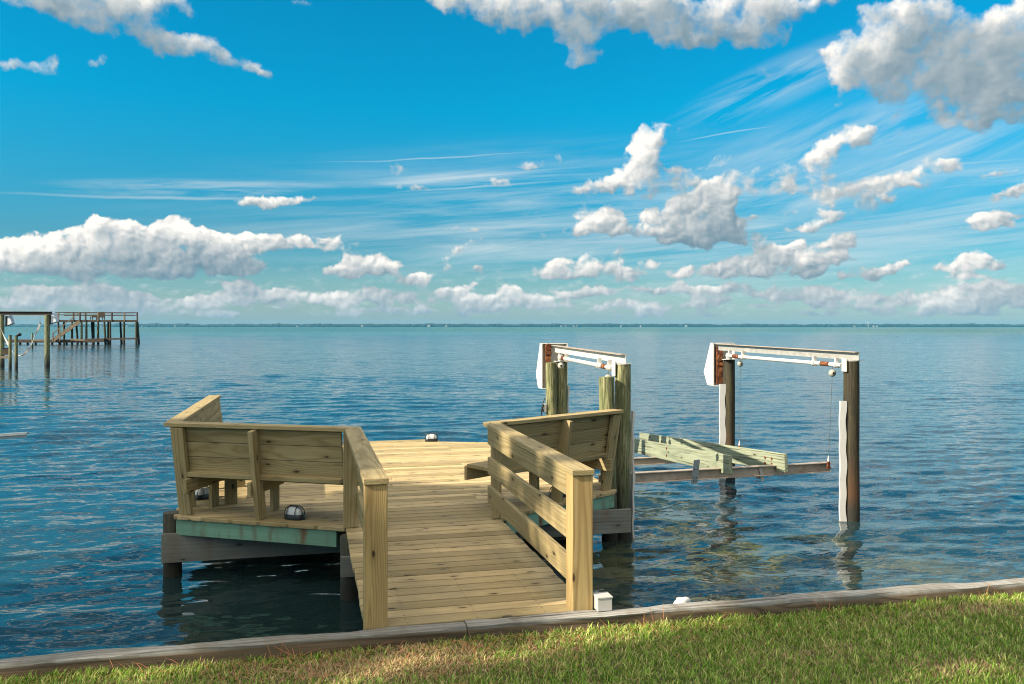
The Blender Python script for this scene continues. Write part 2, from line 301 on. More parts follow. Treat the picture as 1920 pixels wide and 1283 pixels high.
# ================================================================== helpers
O2 = Vector((-.185, 5.304)); A0 = math.atan2(.31, 1.2845)
EU = Vector((math.cos(A0), math.sin(A0), 0)); EV = Vector((-math.sin(A0), math.cos(A0), 0)); UP = Vector((0, 0, 1))
def Wp(u, v, z=0.): return Vector((O2.x + u * EU.x + v * EV.x, O2.y + u * EU.y + v * EV.y, z))
def PX(x, y, D): return Vector(((x - 960) / F_PX * D, D, EYE - (y - HOR) * D / F_PX))
WATER = -.61
rnd = random.Random(5)
class MB:
    def __init__(s): s.v = []; s.f = []; s.bc = []; s.tn = []
    def add(s, vs, fs, g=None, up=None, tone=None):
        vs = [Vector(p) for p in vs]
        if g is None: g = Vector((1, 0, 0))
        g = Vector(g).normalized()
        if up is None: up = UP if abs(g.z) < .9 else Vector((0, 1, 0))
        w = g.cross(up).normalized(); up = w.cross(g)
        c = sum(vs, Vector()) / len(vs)
        o = Vector((rnd.uniform(0, 40), rnd.uniform(-.09, .09) + rnd.choice((-1, 1)) * .05, rnd.uniform(.02, .16)))
        tn = rnd.random() if tone is None else tone
        n = len(s.v)
        s.v += vs; s.f += [tuple(i + n for i in f) for f in fs]
        for p in vs:
            d = p - c; s.bc.append((d.dot(g) + o.x, d.dot(w) + o.y, d.dot(up) + o.z)); s.tn.append(tn)
    def box(s, c, dx, dy, dz, L, w, h, g=None, tone=None):
        c = Vector(c); dx, dy, dz = Vector(dx).normalized(), Vector(dy).normalized(), Vector(dz).normalized()
        vs = [c + dx * (i * L / 2) + dy * (j * w / 2) + dz * (k * h / 2) for i in (-1, 1) for j in (-1, 1) for k in (-1, 1)]
        s.add(vs, [(0, 1, 3, 2), (4, 6, 7, 5), (0, 4, 5, 1), (2, 3, 7, 6), (0, 2, 6, 4), (1, 5, 7, 3)], g or dx, dz, tone)
    def beam(s, p0, p1, w, h, up=None, tone=None):
        """straight board from p0 to p1; w across, h along up"""
        p0, p1 = Vector(p0), Vector(p1); d = (p1 - p0); up = Vector(up) if up is not None else (UP if abs(d.normalized().z) < .9 else Vector((0, 1, 0)))
        dy = up.cross(d).normalized(); dz = d.cross(dy).normalized()
        s.box((p0 + p1) / 2, d, dy, dz, d.length, w, h, d, tone)
    def prism(s, poly, z0, z1, g, tone=None):
        n = len(poly); a = sum(poly[i][0] * poly[(i + 1) % n][1] - poly[(i + 1) % n][0] * poly[i][1] for i in range(n))
        if a < 0: poly = poly[::-1]
        vs = [(p[0], p[1], z0) for p in poly] + [(p[0], p[1], z1) for p in poly]
        fs = [tuple(range(n))[::-1], tuple(range(n, 2 * n))] + [(i, (i + 1) % n, n + (i + 1) % n, n + i) for i in range(n)]
        s.add(vs, fs, g, UP, tone)
    def tube(s, pts, rad, n=12, cap=True, wob=0., tone=None):
        pts = [Vector(p) for p in pts]; rad = rad if isinstance(rad, (list, tuple)) else [rad] * len(pts)
        vs, fs = [], []
        ph = [rnd.uniform(0, 6) for _ in range(4)]
        for i, p in enumerate(pts):
            d = (pts[min(i + 1, len(pts) - 1)] - pts[max(i - 1, 0)]).normalized()
            a = d.cross(Vector((0, 0, 1)) if abs(d.z) < .9 else Vector((0, 1, 0))).normalized(); b = d.cross(a)
            for k in range(n):
                th = 2 * math.pi * k / n
                r = rad[i] * (1 + wob * (math.sin(3 * th + ph[0] + i * .3) * .5 + math.sin(5 * th + ph[1]) * .35 + math.sin(2 * th + i * .9 + ph[2]) * .4))
                vs.append(p + a * math.cos(th) * r + b * math.sin(th) * r)
        for i in range(len(pts) - 1):
            for k in range(n): fs.append((i * n + k, i * n + (k + 1) % n, (i + 1) * n + (k + 1) % n, (i + 1) * n + k))
        if cap: fs.append(tuple(range(n))[::-1]); fs.append(tuple((len(pts) - 1) * n + k for k in range(n)))
        s.add(vs, fs, pts[-1] - pts[0], None, tone)
    def sphere(s, c, r, n=12, sc=(1, 1, 1)):
        c = Vector(c); vs = [c + Vector((0, 0, -r * sc[2]))]; m = n // 2
        for j in range(1, m):
            ph = -math.pi / 2 + math.pi * j / m
            for k in range(n): vs.append(c + Vector((math.cos(ph) * math.cos(2 * math.pi * k / n) * r * sc[0], math.cos(ph) * math.sin(2 * math.pi * k / n) * r * sc[1], math.sin(ph) * r * sc[2])))
        vs.append(c + Vector((0, 0, r * sc[2]))); fs = []
        for k in range(n): fs.append((0, 1 + (k + 1) % n, 1 + k))
        for j in range(m - 2):
            for k in range(n): a = 1 + j * n + k; b = 1 + j * n + (k + 1) % n; fs.append((a, b, b + n, a + n))
        t_ = len(vs) - 1
        for k in range(n): fs.append((1 + (m - 2) * n + k, 1 + (m - 2) * n + (k + 1) % n, t_))
        s.add(vs, fs, (0, 0, 1))
    def build(s, name, mat, parent=None, bevel=0., smooth=False, origin=None):
        me = bpy.data.meshes.new(name); off = Vector(origin) if origin is not None else (wloc(parent) if parent else Vector())
        me.from_pydata([tuple(p - off) for p in s.v], [], s.f); me.materials.append(mat)
        a = me.attributes.new('bc', 'FLOAT_VECTOR', 'POINT'); a.data.foreach_set('vector', [c for p in s.bc for c in p])
        a = me.attributes.new('tone', 'FLOAT', 'POINT'); a.data.foreach_set('value', s.tn)
        if smooth: me.polygons.foreach_set('use_smooth', [True] * len(me.polygons)); me.set_sharp_from_angle(angle=R(40))
        me.update()
        o = bpy.data.objects.new(name, me); COL.objects.link(o)
        if parent: o.parent = parent
        if origin is not None: o.location = off
        if bevel:
            b = o.modifiers.new('edge', 'BEVEL'); b.width = bevel; b.segments = 2; b.limit_method = 'ANGLE'; b.angle_limit = R(35)
        return o
def wloc(o):
    p = Vector(o.location)
    while o.parent: o = o.parent; p += Vector(o.location)
    return p
def tag(o, label, cat=None, group=None, kind=None):
    if label: o['label'] = label
    if cat: o['category'] = cat
    if group: o['group'] = group
    if kind: o['kind'] = kind
    return o
def thing(name, label, cat, loc, group=None):
    o = bpy.data.objects.new(name, None); COL.objects.link(o); o.location = loc; o.empty_display_size = .2
    return tag(o, label, cat, group)
def copy_tree(o, parent=None):
    c = o.copy(); COL.objects.link(c)
    if parent: c.parent = parent
    for ch in [x for x in bpy.data.objects if x.parent == o]: copy_tree(ch, c)
    return c

# ================================================================== materials
def mat(name):
    m = bpy.data.materials.new(name); m.use_nodes = True; q = NT(m.node_tree); q.n.clear()
    b = q.n.new('ShaderNodeBsdfPrincipled'); o = q.n.new('ShaderNodeOutputMaterial'); q.l.new(b.outputs[0], o.inputs[0])
    return m, q, b, o
def attr(q, name, out): return q.node('ShaderNodeAttribute', out=out, attribute_name=name)
def wood(name, light, dark, grain=1., knots=.5, grime=0., grime_col=(.16, .15, .10), rough=.72, stain=None, stain_amt=0., ring=.011, bump=.25, tonev=.22, greycol=None, grey=0., side=None):
    m, q, b, o = mat(name)
    bc = attr(q, 'bc', 1); tn = attr(q, 'tone', 2)
    sp = q.node('ShaderNodeSeparateXYZ', {0: bc}, out=None)
    wv = q.noise(q.v('MULTIPLY', bc, (1.1, 5, 5)), 1.0, 3, .5, out=1)
    wob = q.v('MULTIPLY', q.v('SUBTRACT', wv, (.5, .5, .5)), (0, .10, .10))
    yz = q.v('MULTIPLY', q.v('ADD', bc, wob), (.010, 1, 1))
    # slow drift of the pith along the board gives the arched figure
    rr = q.v('LENGTH', yz, out=1)
    rg = q.m('SINE', q.m('MULTIPLY', rr, 6.2832 / ring))
    rg = q.m('POWER', q.m('MULTIPLY_ADD', rg, .5, .5), 2.2)
    fine = q.noise(q.v('MULTIPLY', bc, (2.2, 120, 120)), 1., 3, .6)
    broad = q.noise(q.v('MULTIPLY', bc, (1.0, 14, 14)), 1., 3, .55)
    col = q.mix(q.m('MULTIPLY', rg, .62 * grain), light, dark)
    col = q.mix(q.m('MULTIPLY', q.mr(fine, .35, .75), .48), col, dark)
    col = q.mix(q.m('MULTIPLY', q.mr(broad, .35, .7), .38), col, tuple(c * .72 for c in dark))
    # knots
    kv = q.node('ShaderNodeCombineXYZ', {0: q.m('MULTIPLY', sp.outputs[0], 1.9), 1: q.m('MULTIPLY', q.m('ADD', sp.outputs[1], sp.outputs[2]), 5.2), 2: 0})
    vo = q.node('ShaderNodeTexVoronoi', {'Vector': kv, 'Scale': 1.0, 'Randomness': 1.}, out=None, voronoi_dimensions='2D')
    has = q.m('GREATER_THAN', q.node('ShaderNodeSeparateXYZ', {0: vo.outputs['Color']}, out=0), 1 - knots)
    kd = q.m('ADD', q.m('ADD', vo.outputs['Distance'], q.m('MULTIPLY', q.m('SUBTRACT', broad, .5), .10)), q.m('MULTIPLY', q.m('SUBTRACT', q.noise(q.v('MULTIPLY', bc, (40, 60, 60)), 1., 3, .6), .5), .07))
    kn = q.m('MULTIPLY', q.mr(kd, .075, .030, smooth=True), has)
    halo = q.m('MULTIPLY', q.mr(kd, .22, .05, smooth=True), has)
    col = q.mix(q.m('MULTIPLY', halo, .35), col, tuple(c * .6 for c in dark))
    col = q.mix(q.m('MULTIPLY', kn, .92), col, (.035, .02, .010))
    col = q.mix(1., col, q.node('ShaderNodeCombineColor', {0: q.mr(tn, 0, 1, 1 - tonev, 1 + tonev * .35), 1: q.mr(tn, 0, 1, 1 - tonev, 1 + tonev * .3), 2: q.mr(tn, 0, 1, 1 - tonev * 1.2, 1 + tonev * .2)}), 'MULTIPLY')
    pos = q.node('ShaderNodeNewGeometry', out=0)
    if grey:
        gn = q.noise(q.v('MULTIPLY', bc, (1.3, 9, 9)), 1., 4, .6)
        col = q.mix(q.m('MULTIPLY', q.mr(gn, .30, .62), grey), col, greycol)
    if side or grey or ring > .015:
        ck = q.mr(q.noise(q.v('MULTIPLY', bc, (.9, 46, 46)), 1., 4, .55), .585, .63); col = q.mix(q.m('MULTIPLY', ck, .75), col, (.035, .03, .025))
    if grime:
        gn = q.noise(pos, 2.3, 6, .62); gf = q.noise(pos, 21, 4, .6)
        col = q.mix(q.m('MULTIPLY', q.mr(gn, .42, .72), grime), col, grime_col)
        col = q.mix(q.m('MULTIPLY', q.mr(gf, .60, .78), grime * .75), col, tuple(c * .6 for c in grime_col))
    if side:
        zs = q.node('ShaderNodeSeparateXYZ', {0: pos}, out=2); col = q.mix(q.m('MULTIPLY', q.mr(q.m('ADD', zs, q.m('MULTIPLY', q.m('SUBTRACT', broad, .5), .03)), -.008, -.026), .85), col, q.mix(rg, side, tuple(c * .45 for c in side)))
    if stain:
        sn = q.noise(q.v('MULTIPLY', bc, (5.5, 1.2, 1.2)), 1., 4, .6)
        col = q.mix(q.m('MULTIPLY', q.mr(sn, .50, .66), stain_amt), col, stain)
    q.l.new(col, b.inputs['Base Color']); b.inputs['Roughness'].default_value = rough
    b.inputs['Specular IOR Level'].default_value = .25
    bm_ = q.node('ShaderNodeBump', {'Strength': bump * 1.6, 'Distance': .002, 'Height': q.m('ADD', q.m('MULTIPLY', rg, -.5), fine)})
    q.l.new(bm_, b.inputs['Normal'])
    return m
def deck_joints(m):
    # grime gathered along the board joints, and rows of screw heads over the joists
    q = NT(m.node_tree); b = [n for n in q.n if n.type == 'BSDF_PRINCIPLED'][0]; old = b.inputs['Base Color'].links[0].from_socket
    pos = q.node('ShaderNodeNewGeometry', out=0); rel = q.v('SUBTRACT', pos, (O2.x, O2.y, 0))
    u = q.v('DOT_PRODUCT', rel, tuple(EU), out=1); v = q.v('DOT_PRODUCT', rel, tuple(EV), out=1)
    fr = q.m('MULTIPLY', q.m('FRACT', q.m('DIVIDE', q.m('SUBTRACT', v, .006 - .147 * 4), .147)), .147)
    ed = q.m('ABSOLUTE', q.m('SUBTRACT', fr, .06725))
    n_ = q.noise(pos, 9, 4, .6)
    dirt = q.m('MULTIPLY', q.mr(q.m('ADD', ed, q.m('MULTIPLY', q.m('SUBTRACT', n_, .5), .02)), .058, .067, smooth=True), .36)
    col = q.mix(dirt, old, (.10, .085, .05))
    fu = q.m('SUBTRACT', q.m('MULTIPLY', q.m('FRACT', q.m('DIVIDE', q.m('ADD', u, 10.), .4433)), .4433), .2216 + .0)
    fv = q.m('SUBTRACT', q.m('ABSOLUTE', q.m('SUBTRACT', fr, .06725)), .042)
    sc = q.v('LENGTH', q.node('ShaderNodeCombineXYZ', {0: fu, 1: fv}), out=1)
    col = q.mix(q.m('MULTIPLY', q.mr(sc, .0075, .0045), .8), col, (.06, .045, .03))
    q.l.new(col, b.inputs['Base Color'])
def pile_mat(name, light, dark, low, algae=(.05, .07, .02)):
    m, q, b, o = mat(name)
    bc = attr(q, 'bc', 1); pos = q.node('ShaderNodeNewGeometry', out=0); z = q.node('ShaderNodeSeparateXYZ', {0: pos}, out=2)
    s1 = q.noise(q.v('MULTIPLY', bc, (4.5, 60, 60)), 1., 5, .7); s2 = q.noise(q.v('MULTIPLY', bc, (2.6, 15, 15)), 1., 5, .65)
    col = q.mix(q.mr(s1, .40, .60), dark, light); col = q.mix(q.m('MULTIPLY', q.mr(s2, .42, .64), .75), col, algae)
    cr = q.mr(q.noise(q.v('MULTIPLY', bc, (.9, 60, 60)), 1., 3, .5), .60, .66); col = q.mix(q.m('MULTIPLY', cr, .7), col, (.02, .018, .01))
    zz = q.m('ADD', z, q.m('MULTIPLY', q.m('SUBTRACT', s2, .5), .35))
    col = q.mix(q.m('MULTIPLY', q.mr(zz, .25, -.25), .85), col, low)
    col = q.mix(q.mr(zz, -.30, -.50), col, (.018, .018, .012))
    q.l.new(col, b.inputs['Base Color']); b.inputs['Roughness'].default_value = .8
    q.l.new(q.node('ShaderNodeBump', {'Strength': .6, 'Distance': .006, 'Height': q.m('SUBTRACT', s1, cr)}), b.inputs['Normal'])
    return m
def plain(name, c, rough=.5, metal=0., var=.15, sc=9., dirt=None, dirt_lo=.55, dirt_hi=.75, spec=.4):
    m, q, b, o = mat(name); pos = q.node('ShaderNodeTexCoord', out=3)
    n = q.noise(pos, sc, 5, .6)
    col = q.mix(q.mr(n, .3, .7), tuple(x * (1 - var) for x in c), tuple(min(1, x * (1 + var * .6)) for x in c))
    if dirt: col = q.mix(q.mr(q.noise(pos, sc * .6, 6, .65), dirt_lo, dirt_hi), col, dirt)
    q.l.new(col, b.inputs['Base Color']); b.inputs['Roughness'].default_value = rough; b.inputs['Metallic'].default_value = metal
    b.inputs['Specular IOR Level'].default_value = spec
    q.l.new(q.node('ShaderNodeBump', {'Strength': .25, 'Distance': .003, 'Height': n}), b.inputs['Normal'])
    return m
PINE_L, PINE_D = (.43, .355, .195), (.24, .18, .082)
M = {}
M['pine'] = wood('new_pine', PINE_L, PINE_D, 1.15, .75, .22, (.20, .19, .12))
M['post'] = wood('pine_post', (.49, .375, .18), (.29, .19, .08), 1.25, .35, .06, (.20, .17, .10), ring=.0125)
M['deck'] = wood('deck_pine', (.59, .47, .27), (.37, .28, .145), .7, .85, .34, (.22, .21, .155), tonev=.42)
deck_joints(M['deck'])
M['teal'] = wood('green_treated', (.22, .42, .33), (.12, .27, .21), .5, .25, .2, (.10, .16, .12), stain=(.14, .06, .02), stain_amt=.9)
M['grey'] = wood('weathered_grey', (.25, .265, .255), (.14, .15, .135), .6, .3, .45, (.09, .10, .075), stain=(.16, .09, .05), stain_amt=.35)
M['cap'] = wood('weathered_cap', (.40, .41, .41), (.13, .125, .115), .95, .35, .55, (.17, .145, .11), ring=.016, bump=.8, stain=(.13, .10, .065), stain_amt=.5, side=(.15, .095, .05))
M['bunk'] = wood('green_bunk', (.33, .365, .275), (.16, .20, .145), .9, .3, .15, (.2, .22, .14), ring=.02)
M['pile'] = pile_mat('green_pile', (.33, .32, .17), (.04, .05, .02), (.035, .042, .03), (.10, .13, .045))
M['pile_dk'] = pile_mat('dark_pile', (.036, .027, .014), (.007, .006, .004), (.065, .030, .010), (.055, .05, .018))
M['pile_far'] = pile_mat('far_pile', (.06, .05, .03), (.02, .016, .010), (.035, .03, .02))
M['pile_wet'] = pile_mat('wet_pile', (.13, .11, .07), (.05, .045, .03), (.05, .055, .04), (.06, .07, .04))
M['white'] = plain('white_vinyl', (.60, .60, .58), .35, var=.06, dirt=(.45, .40, .28), dirt_lo=.66, dirt_hi=.85)
M['galv'] = plain('galvanised', (.42, .42, .40), .45, .35, var=.2, sc=14, dirt=(.30, .20, .12), dirt_lo=.66, dirt_hi=.82)
M['galvw'] = plain('painted_steel', (.55, .55, .52), .42, .05, var=.12, sc=16, dirt=(.36, .27, .17), dirt_lo=.68, dirt_hi=.84)
M['alum'] = plain('cradle_metal', (.42, .36, .30), .5, .25, var=.2, sc=10, dirt=(.22, .10, .05))
M['rust'] = plain('rust', (.11, .032, .013), .85, 0, var=.6, sc=22, dirt=(.27, .11, .035), dirt_lo=.5, dirt_hi=.66)
M['black'] = plain('black_plastic', (.012, .016, .02), .35, var=.1)
M['lens'] = plain('frosted_lens', (.55, .60, .62), .25, var=.08, sc=60)
M['pvc'] = plain('grey_pvc', (.46, .46, .44), .45, var=.05)
M['steel'] = plain('bracket_steel', (.40, .44, .46), .4, .7, var=.2, sc=30)
M['cable'] = plain('cable', (.14, .14, .13), .5, .5)
M['ball'] = plain('pulley_cast', (.42, .41, .36), .6, .1, var=.3, sc=25)
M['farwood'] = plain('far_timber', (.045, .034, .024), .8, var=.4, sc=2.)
M['farlit'] = plain('far_timber_lit', (.16, .125, .085), .8, var=.3, sc=2.)  # sunlit copy of the far timber, with the sunlight put into its colour
M['farblue'] = plain('far_white_cover', (.55, .60, .66), .5, var=.05)
M['shell'] = plain('house_wall', (.34, .34, .33), .7, var=.1, sc=.1)
M['roof'] = plain('house_roof', (.25, .22, .20), .8, var=.2, sc=.1)
M['stone'] = plain('wet_stone', (.16, .17, .16), .6, var=.4, sc=4)

# ================================================================== the ground and the water
def shore_v(u): return 0. if u < .7 else -.024 * (u - .7)
def lawn():
    q = MB(); nu, nv = 90, 60
    us = [-60 + 120 * (i / nu) for i in range(nu + 1)]; us = sorted(set(us + [x * .25 for x in range(-28, 40)]))
    vs_ = [-.12 - .06 * j for j in range(24)] + [-1.7 - 1.1 ** j * .9 for j in range(40)]
    P_ = []
    for v in vs_:
        for u in us:
            z = -.088 - .012 * math.sin(u * 2.1 + 1) * math.sin(v * 3.3) + min(.10, max(0, -v - .3) * .03)
            P_.append(Wp(u, v + shore_v(u), z))
    n = len(us); fs = [(j * n + i, (j + 1) * n + i, (j + 1) * n + i + 1, j * n + i + 1) for j in range(len(vs_) - 1) for i in range(n - 1)]
    q.add(P_, fs, EU, UP)
    m, g, b, o = mat('soil_and_thatch')
    pos = g.node('ShaderNodeNewGeometry', out=0)
    n1 = g.noise(pos, 1.6, 4, .6); n2 = g.noise(pos, 45, 5, .7)
    col = g.mix(g.mr(n1, .42, .6), (.075, .095, .03), (.19, .14, .075)); col = g.mix(g.mr(n2, .4, .7), col, (.035, .03, .015))
    g.l.new(col, b.inputs['Base Color']); b.inputs['Roughness'].default_value = .95
    ob = q.build('lawn_ground', m, smooth=True); ob['kind'] = 'structure'; return ob
lawn()

def water():
    rr = [2.4]
    while rr[-1] < 8500:
        r = rr[-1]; rr.append(r * (1.0052 if r < 45 else 1.012 if r < 160 else 1.05))
    rr = np.array(rr); nr = len(rr)
    th = np.concatenate([np.linspace(-80, -40, 50)[:-1], np.linspace(-40, 40, 420), np.linspace(40, 80, 50)[1:]]) * math.pi / 180; nt = len(th)
    X = np.outer(rr, np.sin(th)); Y = np.outer(rr, np.cos(th))
    dr = np.gradient(rr)[:, None]; da = (rr * (th[nt // 2 + 1] - th[nt // 2]))[:, None]
    rng = np.random.RandomState(3); Z = np.zeros_like(X)
    gust = .75 + .35 * np.sin(X * .11 + Y * .23 + 1) * np.sin(X * .05 - Y * .09) + .2 * np.sin(X * .31 + Y * .57)
    for i in range(110):
        lam = .085 * (1.5 / .085) ** (rng.rand() ** 1.0)
        ang = R(100) + rng.normal() * R(24)            # crests run across the view, a little oblique
        k = 2 * math.pi / lam; kx, ky = k * math.cos(ang), k * math.sin(ang)
        amp = .0019 * lam ** .82 * (1.2 if lam > .38 else 1.0)
        w = np.clip(lam / (dr * 2.6) - .9, 0, 1) * np.clip(lam / (da * 2.2) - .8, 0, 1)
        ph = kx * X + ky * Y + rng.rand() * 6.28
        Z += w * amp * (np.sin(ph) + .22 * np.sin(2 * ph + .6))
    Z *= gust * np.where(X > 1.5, .80, 1.) * 1.08
    V = np.stack([X, Y, Z + WATER], -1).reshape(-1, 3).astype(np.float32)
    i, j = np.meshgrid(np.arange(nr - 1), np.arange(nt - 1), indexing='ij'); a = (i * nt + j).ravel()
    F = np.stack([a, a + 1, a + nt + 1, a + nt], -1)[:, ::-1].astype(np.int32)
    me = bpy.data.meshes.new('water'); me.vertices.add(len(V)); me.vertices.foreach_set('co', V.ravel())
    me.loops.add(F.size); me.loops.foreach_set('vertex_index', F.ravel()); me.polygons.add(len(F))
    me.polygons.foreach_set('loop_start', np.arange(0, F.size, 4, dtype=np.int32)); me.update(calc_edges=True); me.validate()
    me.polygons.foreach_set('use_smooth', np.ones(len(F), bool))
    m, q, b, o = mat('bay_water')
    pos = q.node('ShaderNodeNewGeometry', out=None); P_ = pos.outputs['Position']
    sp = q.node('ShaderNodeSeparateXYZ', {0: P_}, out=None)
    # ripples too small for the mesh: slopes straight from noise, so they also hold far out
    PR = q.node('ShaderNodeVectorRotate', {'Vector': P_, 'Angle': -A0 * .8}, rotation_type='Z_AXIS')
    c1 = q.v('SUBTRACT', q.noise(q.v('MULTIPLY', PR, (3.2, 9, 0)), 1., 2, .5, out=1), (.5, .5, .5))
    c0 = q.v('SUBTRACT', q.noise(q.v('MULTIPLY', PR, (7, 22, 0)), 1., 2, .5, out=1), (.5, .5, .5))
    c2 = q.v('SUBTRACT', q.noise(q.v('MULTIPLY', PR, (.8, 3.4, 0)), 1., 4, .65, out=1), (.5, .5, .5))
    c3 = q.v('SUBTRACT', q.noise(q.v('MULTIPLY', P_, (.10, .34, 0)), 1., 4, .62, out=1), (.5, .5, .5))
    dist = q.v('LENGTH', P_, out=1)
    patch = q.noise(q.v('MULTIPLY', P_, (.018, .06, 0)), 1., 4, .6)
    rough_ = q.mr(patch, .38, .62, .45, 1.6)
    k2 = q.m('MULTIPLY', q.mr(dist, 8, 45, .16, .30), rough_); k3 = q.m('MULTIPLY', q.mr(dist, 40, 300, .0, .30), rough_)
    s = q.v('ADD', q.v('ADD', q.v('MULTIPLY', c1, (.13, .27, 0)), q.v('MULTIPLY', c0, (.12, .24, 0))), q.v('MULTIPLY', c2, q.node('ShaderNodeCombineXYZ', {0: q.m('MULTIPLY', k2, .6), 1: k2})))
    s = q.v('ADD', s, q.v('MULTIPLY', c3, q.node('ShaderNodeCombineXYZ', {0: q.m('MULTIPLY', k3, .5), 1: k3})))
    # surfaces tilted towards the viewer are what is seen at a grazing angle
    vw = q.v('MULTIPLY', pos.outputs['Incoming'], (1, 1, 0)); lean = q.m('ADD', q.mr(dist, 10, 160, .0, .045), q.mr(dist, 150, 500, 0, .11))
    s = q.v('ADD', s, q.v('MULTIPLY', q.v('NORMALIZE', vw), q.node('ShaderNodeCombineXYZ', {0: lean, 1: lean, 2: 0})))
    nrm = q.v('NORMALIZE', q.v('ADD', pos.outputs['Normal'], s))
    q.l.new(nrm, b.inputs['Normal'])
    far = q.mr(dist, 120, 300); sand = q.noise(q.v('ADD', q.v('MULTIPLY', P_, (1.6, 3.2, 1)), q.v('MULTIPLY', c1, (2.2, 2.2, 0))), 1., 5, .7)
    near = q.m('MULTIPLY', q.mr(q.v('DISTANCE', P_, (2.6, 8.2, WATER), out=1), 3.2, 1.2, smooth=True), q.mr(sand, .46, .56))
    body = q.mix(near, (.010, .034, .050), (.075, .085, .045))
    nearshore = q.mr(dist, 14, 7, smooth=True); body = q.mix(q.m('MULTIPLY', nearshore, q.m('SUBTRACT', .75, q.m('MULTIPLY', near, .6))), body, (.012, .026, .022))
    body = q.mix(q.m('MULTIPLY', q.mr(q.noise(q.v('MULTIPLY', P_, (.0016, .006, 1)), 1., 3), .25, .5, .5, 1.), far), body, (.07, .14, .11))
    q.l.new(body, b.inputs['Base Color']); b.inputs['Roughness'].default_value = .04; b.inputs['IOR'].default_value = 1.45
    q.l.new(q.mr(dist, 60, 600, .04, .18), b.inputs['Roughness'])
    me.materials.append(m); ob = bpy.data.objects.new('water', me); COL.objects.link(ob); ob['kind'] = 'structure'
water()

# ================================================================== seawall
def seawall():
    t_ = thing('seawall', 'weathered grey timber seawall cap running between the lawn and the water', 'seawall', Wp(0, -.07, -.1))
    def timber(u0, u1, seed, zt=0.):
        r_ = random.Random(seed); q = MB(); n = int((u1 - u0) / .09) + 2
        prof = [(.0, -.085), (.0, -.001), (-.035, .001), (-.075, .000), (-.110, -.001), (-.114, -.03), (-.111, -.06), (-.112, -.09)]
        vs, fs = [], []; a = [r_.uniform(0, 6) for _ in range(8)]
        for i in range(n + 1):
            u = u0 + (u1 - u0) * i / n
            for k, (v, z) in enumerate(prof):
                w = .004 * math.sin(u * 1.7 + a[k]) + .004 * math.sin(u * 7.3 + a[(k + 3) % 8]) + .0025 * r_.uniform(-1, 1)
                edge = 1.8 if k in (1, 4) else .5
                vs.append(Wp(u, v + shore_v(u) + (w * edge if k > 3 else (w * edge * .6 - .004)), z + zt + w * .5 * edge))
        m_ = len(prof)
        for i in range(n):
            for k in range(m_): fs.append((i * m_ + k, i * m_ + (k + 1) % m_, (i + 1) * m_ + (k + 1) % m_, (i + 1) * m_ + k))
        fs.append(tuple(range(m_))); fs.append(tuple(n * m_ + k for k in range(m_))[::-1])
        q.add(vs, fs, EU, UP); return q.build('cap_timber', M['cap'], t_, smooth=True)
    timber(-24, -3.62, 1); timber(-3.61, -.122, 2); timber(-.116, 4.9, 3, .003); timber(4.915, 30, 4)
    q = MB()
    for i in range(200):
        u = -25 + i * .275; q.box(Wp(u + .13, -.03 + shore_v(u), -.9), EU, EV, UP, .27, .03, 1.62, UP)
    q.build('sheeting', M['grey'], t_)
    return t_
seawall()

# ================================================================== dock
L_OUT = [(-.72, 2.64), (-2.35, 3.55), (-2.35, 7.6), (0, 8.52), (2.30, 7.75), (2.33, 3.74), (.72, 2.72)]
def half(v, side):
    """half-width bounds of the platform at distance v"""
    if side < 0:
        pts = [(2.64, -.72), (3.55, -2.35), (7.6, -2.35), (8.52, 0)]
    else: pts = [(2.72, .72), (3.74, 2.33), (7.75, 2.30), (8.52, 0)]
    return float(np.interp(v, [p[0] for p in pts], [p[1] for p in pts]))
dock = thing('dock', 'new pale timber dock with a plank walkway leading to a wide platform', 'dock', Wp(0, 0, -.6))
bw, gap = .1345, .0125
q = MB(); v = .006
while v < 2.62:
    v1 = min(v + bw, 2.65); jz = rnd.uniform(-.0012, .0012)
    e0, e1 = rnd.uniform(-.006, .006), rnd.uniform(-.006, .006)
    q.prism([Wp(-.725 + e0, v)[:2], Wp(.725 + e1, v)[:2], Wp(.725 + e1, v1)[:2], Wp(-.725 + e0, v1)[:2]], -.038 + jz, jz, EU); v = v1 + gap
q.build('walkway_decking', M['deck'], dock, bevel=.006)
q = MB(); v = .006 + .147 * 18
while v < 8.50:
    v1 = min(v + bw, 8.52); jz = rnd.uniform(-.0012, .0012)
    l0, l1, r0, r1 = half(v, -1), half(v1, -1), half(v, 1), half(v1, 1)
    cut = rnd.uniform(-1.2, 1.2) if v > 3.6 else None
    segs = [(l0, l1, r0, r1)] if cut is None else [(l0, l1, cut, cut), (cut + .003, cut + .003, r0, r1)]
    for (a, b_, c_, d_) in segs:
        if c_ - a > .1 or d_ - b_ > .1: q.prism([Wp(a, v)[:2], Wp(c_, v)[:2], Wp(max(d_, b_ + .01), v1)[:2], Wp(b_, v1)[:2]], -.038 + jz, jz, EU)
    v = v1 + gap
q.build('platform_decking', M['deck'], dock, bevel=.006)
def edge_beam(p0, p1, z0, z1, m, name, th=.04, lab=None, inset=.03):
    q = MB(); a, b_ = Wp(*p0, (z0 + z1) / 2), Wp(*p1, (z0 + z1) / 2); q.beam(a, b_, th, z1 - z0); o = q.build(name, m, dock, bevel=.003)
    if lab: o['label'] = lab
    return o
edge_beam((-.80, 2.735), (-2.30, 3.575), -.190, -.041, M['teal'], 'edge_beam', lab='pale green treated edge beam with rust streaks, under the left bench')
edge_beam((.80, 2.82), (2.26, 3.755), -.190, -.041, M['teal'], 'edge_beam', lab='pale green treated edge beam under the bench beside the right railing')
edge_beam((-2.30, 3.62), (-2.30, 7.6), -.19, -.041, M['teal'], 'edge_beam'); edge_beam((2.27, 3.8), (2.25, 7.7), -.19, -.041, M['teal'], 'edge_beam')
